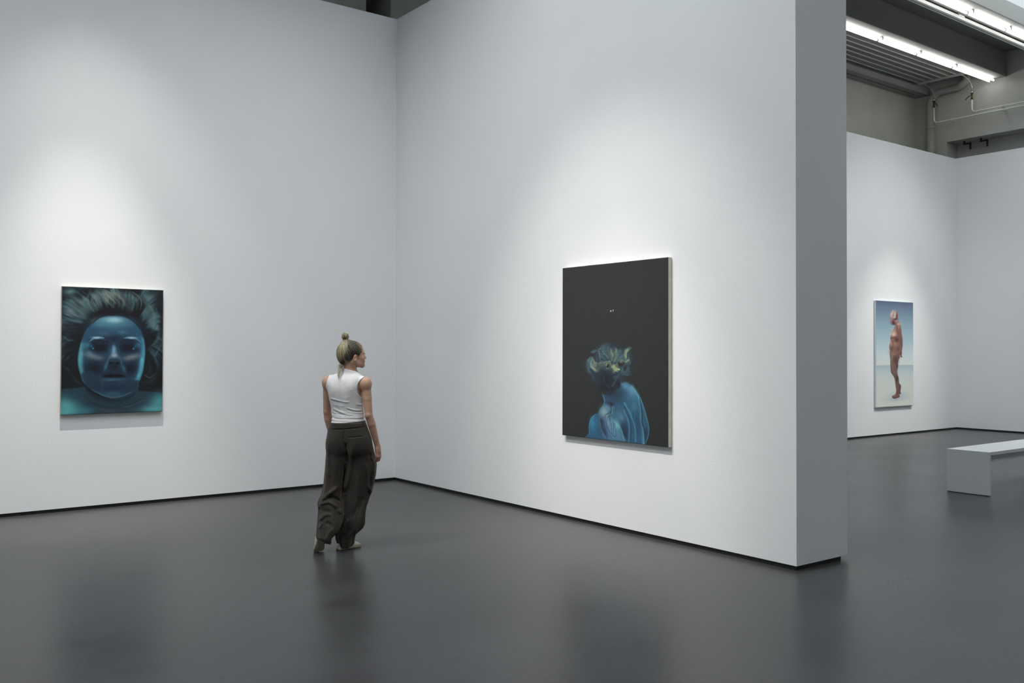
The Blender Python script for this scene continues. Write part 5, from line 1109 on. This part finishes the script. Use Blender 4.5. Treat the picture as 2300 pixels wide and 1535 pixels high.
# sleeveless top
SHIRT = mat('white_ribbed_jersey', (.74, .735, .74), .8, spec=.2); noise_mix(SHIRT, (.66, .65, .66), (.70, .69, .70), 30, bump=.15, bscale=260, bdist=.001)
HEMS = np.array([q[0] for q in BD['hemz']]); HEMZ = np.array([q[1] for q in BD['hemz']])
def top_fn(p):
    s, z = p[:, 0], p[:, 2]; back = np.clip(-(p[:, 1] + .01) / .03, 0, 1)
    f = core(p, .0085) - .75 * ridges(p, BD['sh']) * back
    f = f - .0012 * np.sin(z * 190 + 9 * s) * np.clip((1.16 - z) / .04, 0, 1)
    f = np.minimum(f, core(p, .004)); d = np.maximum(f, -(core(p, -.006)))
    d = smax(d, np.interp(s, HEMS, HEMZ) - z, .002)
    # collar line: high neck, slightly rolled
    cu = (p - NB.astype(f32)); ztop = np.clip(1.4915 - .235 * (s + .04), 1.462, 1.50); d = smax(d, z - ztop, .003)
    xr, xl = top_sides(p); d = smax(d, s - xr, .003); d = smax(d, xl - s, .003)
    return d.astype(f32)
shirt = net_obj('tank_top', top_fn, (-.22, -.20, 1.02), (.24, .22, 1.515), .0026, SHIRT, person, 2)
def collar_fn(p):
    n_ = neck(p); zt = np.clip(1.4925 - .235 * (p[:, 0] + .04), 1.460, 1.502) + .0; u = (p[:, 2] - (zt - .030)) / .03
    f = n_ - .0095 - .002 * np.cos(u * 6.0); d = np.maximum(f, -(n_ + .004))
    return smax(smax(d, p[:, 2] - zt, .003), (zt - .050) - p[:, 2], .003).astype(f32)
net_obj('collar', collar_fn, (-.10, -.12, 1.36), (.16, .14, 1.52), .0026, SHIRT, shirt, 1)
# trousers
TROU = mat('charcoal_brown_twill', (.026, .024, .022), .85, spec=.15)
def trou_nodes():
    r = noise_mix(TROU, (.029, .0265, .0235), (.041, .037, .033), 8, bump=.1, bscale=300, bdist=.001)
    b = TROU.node_tree.nodes['Principled BSDF']; b.inputs['Sheen Weight'].default_value = .25; b.inputs['Sheen Roughness'].default_value = .5; b.inputs['Sheen Tint'].default_value = (.6, .5, .4, 1)
trou_nodes()
def legcol(p, rows, dr, hem):
    z = p[:, 2]; l = interp_rows(z, rows, 1); r = interp_rows(z, rows, 2); dc = interp_rows(z, rows, 3)
    a = (r - l) / 2; c = (r + l) / 2; b = np.interp(z, [0, .1, .25, .45, .7, 1.], dr)
    x = (p[:, 0] - c) / a; y = (p[:, 1] - dc) / b
    k = (np.abs(x) ** 2.15 + np.abs(y) ** 2.15) ** (1 / 2.15)
    th = np.arctan2(y, x)
    f = (k - 1) * np.minimum(a, b) * .9
    f = f + .0035 * np.sin(th * 7 + z * 5) * np.clip((.9 - z) / .3, 0, 1)
    return smax(f, hem(p), .006)
LR_, LL_ = BD['legR'], BD['legL']
def hemR(p): return .016 + .02 * np.clip((p[:, 0] - .0) / .06, 0, 1) ** 2 + .012 * np.clip((-.02 - p[:, 0]) / .05, 0, 1) - p[:, 2]
def hemL(p): return .10 + .62 * np.clip(p[:, 1] * .0 + 0, 0, 1) + (-p[:, 0] - .17) * .35 - .38 * (p[:, 1] + .17) - p[:, 2]
def trou_fn(p):
    z = p[:, 2]
    R = legcol(p, LR_, [.085, .095, .115, .118, .120, .12], hemR); Lf = legcol(p, LL_, [.07, .085, .10, .108, .118, .12], hemL)
    d = smin(R, Lf, .03); d = smin(d, ell(p, (-.012, .01, .77), (.07, .08, .10)), .04)
    t = torso(p, .011); t = np.maximum(t, .80 - z); d = smin(d, t, .03)
    # seat
    d = smin(d, ell(p, (.085, -.055, .87), (.095, .075, .10)), .04); d = smin(d, ell(p, (-.07, -.035, .87), (.09, .075, .10)), .04)
    back = np.clip(-(p[:, 1] - .03) / .03, 0, 1)
    d = d - 1.35 * ridges(p, BD['tr']) * np.where(back > 0, back, 0)
    # furrow between the legs
    zz = z; xc = np.interp(zz, [.15, .30, .50, .75, .80], [-.085, -.048, -.034, -.006, -.003]); w_ = .012
    d = d + .018 * np.exp(-((p[:, 0] - xc) / w_) ** 2) * np.clip((.74 - zz) / .25, 0, 1) * np.clip((zz - .33) / .12, 0, 1) * back
    d = smin(d, cone(p, (-.036, .0, .42), (-.066, -.035, .20), .030, .022), .02)
    d = smax(d, z - 1.045 - .0 * p[:, 0], .004)
    return d.astype(f32)
trou = net_obj('trousers', trou_fn, (-.28, -.34, .0), (.30, .26, 1.06), .0032, TROU, person, 2)
BZ = np.array([q[1] for q in BD['band']]); BS = np.array([q[0] for q in BD['band']])
def band_fn(p):
    f = torso(p, .0145); lo_ = np.interp(p[:, 0], BS, BZ); d = np.maximum(f, -(torso(p, .006)))
    return smax(smax(d, lo_ - p[:, 2], .002), p[:, 2] - lo_ - .042, .002).astype(f32)
net_obj('waistband', band_fn, (-.24, -.2, .96), (.27, .22, 1.09), .003, TROU, person, 1)
def to_loc(q): return V(to_world(np.array([q]))[0]) - P0
for (x, zc) in ((BD['loop'][0], 1.018), (.125, 1.028)):
    # find the back surface depth at this place
    ds = np.linspace(-.25, 0, 200); vals = band_fn(np.array([(x, d_, 1.015) for d_ in ds], f32)); k = int(np.argmax(vals < 0)); dd = ds[k]
    bm = bmesh.new(); add_box(bm, (-.0055, -.004, -.030), (.0055, .003, .020), .0015)
    o = from_bm('belt_loop', bm, TROU, person); o.location = to_loc((x, dd - .001, zc)); o.rotation_euler = (0, 0, math.atan2(ER.y, ER.x) - YAW * .6)

# shoes
CREAM = mat('cream_canvas_shoe', (.66, .60, .54), .7); SOLE = mat('tan_rubber_sole', (.24, .22, .14), .7); noise_mix(SOLE, (.34, .31, .21), (.44, .40, .29), 40)
def shoe(heel, fwd, up, L_, names=('shoe', 'sole')):
    heel, fwd, up = [np.asarray(q, float) for q in (heel, fwd, up)]; fwd /= np.linalg.norm(fwd); up = up - fwd * (up @ fwd); up /= np.linalg.norm(up); lt = np.cross(up, fwd)
    Rm = np.stack([fwd, lt, up], 1).astype(f32)
    def wid(x): return np.interp(x, [0, .03, .08, .13, .18, .22, L_], [.022, .033, .031, .036, .044, .038, .012])
    def plan(q, g):
        x, y = q[:, 0], q[:, 1]; w_ = wid(x) + g; e = np.abs(y) - w_; ex = np.maximum(-x - g, x - L_ - g); return smax(e, ex, .02)
    def up_fn(p):
        q = (p - heel.astype(f32)) @ Rm; x = q[:, 0]; top = np.interp(x, [0, .05, .09, .15, .20, L_], [.052, .066, .070, .054, .042, .028])
        d = smax(plan(q, -.002), q[:, 2] - top + 14 * q[:, 1] ** 2 * np.clip((x - .05) / .1, 0, 1), .018); d = smax(d, .010 - q[:, 2], .002)
        d = d + .0012 * np.sin(x * 220) * (x > .10) * (x < .19); return d.astype(f32)
    def sole_fn(p):
        q = (p - heel.astype(f32)) @ Rm; x = q[:, 0]; zt = .020 + .006 * np.clip(x / L_, 0, 1)
        d = smax(plan(q, .003), np.abs(q[:, 2] - zt / 2) - zt / 2, .004); d = d + .0015 * (np.sin(x * 420) > 0) * (q[:, 2] < .004); return d.astype(f32)
    c = heel + fwd * L_ / 2; lo_ = c - .19; hi_ = c + .19
    s_ = net_obj(names[0], up_fn, lo_, hi_, .003, CREAM, person, 1); so = net_obj(names[1], sole_fn, lo_, hi_, .003, SOLE, s_, 1)
    return s_
shoe((-.073, -.035, 0), (.78, .62, 0), (0, 0, 1), .228)
hl, tl = np.array([-.187, -.215, .125]), np.array([-.214, -.075, .0])
fw_ = tl - hl; fw_ /= np.linalg.norm(fw_)
shoe((-.186, -.20, .160), (-.035, .13, -.155), (-.30, .60, .50), .214)

# hair
HAIRM = tinted('ash_blonde_hair', (.3, .27, .19), .42, .5)
def hairline(x): return np.interp(x, [-.13, -.09, -.06, -.035, -.02, -.008, .012, .03, .05, .065, .08, .095], [-.062, -.058, -.052, -.035, .006, .038, .034, .018, .026, .056, .110, .16])
def hair_shell(q):
    d = ell(q, (-.012, 0, .056), (.103, .080, .092)); d = smin(d, ell(q, (-.062, .012, .040), (.066, .074, .092)), .03); return smin(d, cone(q, (-.055, .0, .11), (-.062, 0, .150), .042, .02), .03)
def hair_fn(p):
    q = headloc(p); d = hair_shell(q); d = smax(d, hairline(q[:, 0]) - q[:, 2], .006); d = smax(d, q[:, 0] - .080, .004)
    return np.maximum(d, -(hair_shell(q) + .03)).astype(f32)
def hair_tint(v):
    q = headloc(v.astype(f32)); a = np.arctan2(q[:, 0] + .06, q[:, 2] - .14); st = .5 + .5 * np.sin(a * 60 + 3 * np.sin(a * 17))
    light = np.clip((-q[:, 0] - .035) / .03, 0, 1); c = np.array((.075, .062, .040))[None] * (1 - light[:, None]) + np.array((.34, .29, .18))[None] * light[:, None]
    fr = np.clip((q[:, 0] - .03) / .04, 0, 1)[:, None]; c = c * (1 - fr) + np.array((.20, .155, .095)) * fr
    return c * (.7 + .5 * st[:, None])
hair = net_obj('hair', hair_fn, H(-.15, -.10, -.08).clip(-1, 2) - .05, H(.10, .10, .19) + .06, .003, HAIRM, person, 1, hair_tint)
rs = np.random.RandomState(11)
bunc = np.array([-.064, .0, .150])
def strand_mesh(name, paths, cols, rad, parent, sides=4):
    VV = []; FF = []; CC = []; n0 = 0
    for P, c, r in zip(paths, cols, rad):
        P = np.array(P); T = np.gradient(P, axis=0); T /= np.linalg.norm(T, axis=1)[:, None] + 1e-9
        a = np.cross(T, [.3, .2, .93]); a /= np.linalg.norm(a, axis=1)[:, None] + 1e-9; b = np.cross(T, a); m = len(P)
        env = r * np.clip(np.sin(np.linspace(.25, math.pi - .15, m)) * 1.3, .25, 1)
        ring = np.stack([P + (a * math.cos(k * math.tau / sides) + b * math.sin(k * math.tau / sides)) * env[:, None] for k in range(sides)], 1)
        VV.append(ring.reshape(-1, 3)); CC.append(np.tile(c, (m * sides, 1)) if np.ndim(c) == 1 else np.repeat(c, sides, 0))
        i = np.arange(m - 1)[:, None] * sides + n0; k = np.arange(sides)[None]; k2 = (k + 1) % sides
        FF.append(np.stack([i + k, i + k2, i + k2 + sides, i + k + sides], -1).reshape(-1, 4)); n0 += m * sides
    v = np.concatenate(VV); q = np.concatenate(FF); c = np.concatenate(CC)
    me = bpy.data.meshes.new(name); w_ = to_world(v) - np.array(P0); me.vertices.add(len(v)); me.vertices.foreach_set('co', w_.reshape(-1))
    me.loops.add(q.size); me.loops.foreach_set('vertex_index', q.reshape(-1).astype(np.int32)); me.polygons.add(len(q)); me.polygons.foreach_set('loop_start', np.arange(0, q.size, 4, dtype=np.int32)); me.update()
    me.polygons.foreach_set('use_smooth', [True] * len(q)); at = me.attributes.new('tint', 'FLOAT_COLOR', 'POINT'); at.data.foreach_set('color', np.concatenate([np.clip(c, 0, 1), np.ones((len(v), 1))], 1).astype(f32).reshape(-1))
    return new_obj(name, me, HAIRM, parent)
def H2(P): P = np.asarray(P); return HC + P[:, :1] * Hf + P[:, 1:2] * Hl + P[:, 2:3] * np.array([[0, 0, 1.]])
def project(P, off):
    P = np.array(P, float); c = np.array([-.03, 0, .045]); D_ = P - c; lo_ = np.full(len(P), .2); hi_ = np.full(len(P), 3.)
    for _ in range(22):
        mid = (lo_ + hi_) / 2; val = hair_shell((c + D_ * mid[:, None]).astype(f32)); lo_ = np.where(val < 0, mid, lo_); hi_ = np.where(val < 0, hi_, mid)
    Q = c + D_ * lo_[:, None]; return Q + (Q - c) / np.linalg.norm(Q - c, axis=1)[:, None] * off
paths, cols, rads = [], [], []
for k in range(430):
    x = rs.uniform(-.115, .084); s = rs.choice([1, -1], p=[.28, .72]); z = hairline(x) + rs.uniform(0, .012)
    if rs.rand() < .12: x = rs.uniform(.06, .085)
    st = np.array([x, s * .08 * math.sqrt(max(.02, 1 - ((x + .012) / .105) ** 2)) , z])
    if x > .068: st = np.array([x - .004, s * rs.uniform(.0, .055), max(z, .105)])
    if x < -.07: st = np.array([x, s * rs.uniform(0, .06), z])
    en = bunc + rs.normal(0, .006, 3) + np.array([0, 0, -.01]); t = np.linspace(0, 1, 12)[:, None]
    mid = (st + en) / 2 + np.array([-.012, 0, -.012]) * rs.uniform(0, 1.2)
    P = (1 - t) ** 2 * st + 2 * t * (1 - t) * mid + t * t * en
    Q = project(P, rs.uniform(.0003, .0022)); Q[-1] = Q[-1] * .5 + bunc * .5
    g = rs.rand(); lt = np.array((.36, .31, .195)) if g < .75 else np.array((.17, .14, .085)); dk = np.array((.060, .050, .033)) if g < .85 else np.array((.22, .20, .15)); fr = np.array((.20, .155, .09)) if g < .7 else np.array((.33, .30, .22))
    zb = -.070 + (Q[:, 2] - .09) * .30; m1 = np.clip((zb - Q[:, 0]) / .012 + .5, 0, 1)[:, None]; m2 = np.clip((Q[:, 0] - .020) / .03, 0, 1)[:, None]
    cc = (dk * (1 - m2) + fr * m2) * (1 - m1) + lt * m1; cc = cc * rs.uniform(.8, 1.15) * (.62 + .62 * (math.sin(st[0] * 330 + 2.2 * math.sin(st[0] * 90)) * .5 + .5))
    paths.append(H2(Q)); cols.append(cc); rads.append(rs.uniform(.0009, .0019))
prop(strand_mesh('hair_strands', paths, cols, rads, hair), kind='stuff')
# top knot: wound strands round a core
def bun_core(p): return ell(headloc(p), bunc + np.array([-.001, 0, .034]), (.026, .026, .027)).astype(f32)
bun = net_obj('top_knot', bun_core, H(-.11, -.05, .14) - .02, H(-.02, .05, .23) + .02, .003, HAIRM, person, 1, lambda v: np.tile(np.array((.20, .165, .10)), (len(v), 1)))
paths, cols, rads = [], [], []
bc = bunc + np.array([-.001, 0, .034])
for k in range(110):
    az = rs.uniform(0, 6.28); ax = np.array([math.cos(az), math.sin(az), rs.normal(0, .18)]); ax /= np.linalg.norm(ax); a = np.cross(ax, [0, 0, 1.]); a /= np.linalg.norm(a); b = np.cross(ax, a)
    t0 = rs.uniform(0, 6.28); t = np.linspace(t0, t0 + rs.uniform(2.2, 4.6), 14)[:, None]; r = rs.uniform(.0255, .030); off = ax * rs.uniform(-.012, .012)
    rr = math.sqrt(r * r - (off @ off)); P = bc + off + (a * np.cos(t) + b * np.sin(t)) * rr * np.array([1, 1, 1.04])
    base = np.array((.42, .37, .24)) if rs.rand() < .6 else np.array((.14, .115, .06)); paths.append(H2(P)); cols.append(base * rs.uniform(.8, 1.2)); rads.append(rs.uniform(.0018, .0034))
for k in range(40):
    a = rs.uniform(0, 6.28); t = np.linspace(0, 1, 8)[:, None]; s0 = bunc + np.array([math.cos(a) * .022, math.sin(a) * .022, -.012]); e0 = bunc + np.array([math.cos(a) * .012, math.sin(a) * .012, .02])
    P = s0 + (e0 - s0) * t + np.array([math.cos(a), math.sin(a), 0]) * (-.006 * np.sin(t * math.pi)); base = np.array((.38, .33, .21)) * rs.uniform(.4, 1.15); paths.append(H2(P)); cols.append(base); rads.append(.0018)
prop(strand_mesh('hair_strands', paths, cols, rads, bun), kind='stuff')
# loose lock on the back and fine strands by the ear
paths, cols, rads = [], [], []
for k in range(110):
    W_ = np.array(BD['wisp'][0]); t = np.linspace(0, 1, 10); P = np.stack([np.interp(t, np.linspace(0, 1, 4), W_[:, i]) for i in range(3)], 1)
    sp = rs.normal(0, .007) ; P[:, 0] += sp * (1 - t) * 1.6 + rs.normal(0, .002); P[:, 1] += rs.normal(0, .004) - .004; m = rs.randint(6, 11); paths.append(P[:m]); cols.append(np.array((.45, .42, .33)) * rs.uniform(.7, 1.2)); rads.append(.00055)
for k in range(26):
    W_ = np.array(BD['earstr'][k % 2]); P = np.stack([np.interp(np.linspace(0, 1, 8), np.linspace(0, 1, 3), W_[:, i]) for i in range(3)], 1); P[:, 0] += rs.normal(0, .0012); paths.append(P); cols.append(np.array((.40, .31, .22))); rads.append(.00035)
for k in range(30):
    x = rs.uniform(-.12, -.06); P = np.array([[x, rs.uniform(-.04, .05), -.045], [x - rs.uniform(0, .015), rs.uniform(-.04, .05), -.062], [x - rs.uniform(-.01, .025), rs.uniform(-.03, .04), -.075 - rs.uniform(0, .02)]])
    t = np.linspace(0, 2, 6); P = np.stack([np.interp(t, [0, 1, 2], P[:, i]) for i in range(3)], 1); paths.append(H2(P)); cols.append(np.array((.34, .30, .21)) * rs.uniform(.6, 1.2)); rads.append(.0008)
prop(strand_mesh('loose_strands', paths, cols, rads, person), kind='stuff')

paths, cols, rads = [], [], []
for sd in (1, -1):
    for k in range(16):
        y = sd * (.020 + .023 * k / 15); x = .0915 - 9 * (abs(y) - .031) ** 2 - .06 * abs(abs(y) - .031); t = np.linspace(0, 1, 4)[:, None]
        a = np.array([x, y, .0385]); paths.append(H2(a + t * np.array([.008, sd * .002, .001]) + t * t * np.array([0, 0, .004]))); cols.append(np.array((.03, .025, .02))); rads.append(.0006)
prop(strand_mesh('eyelashes', paths, cols, rads, person), kind='stuff')
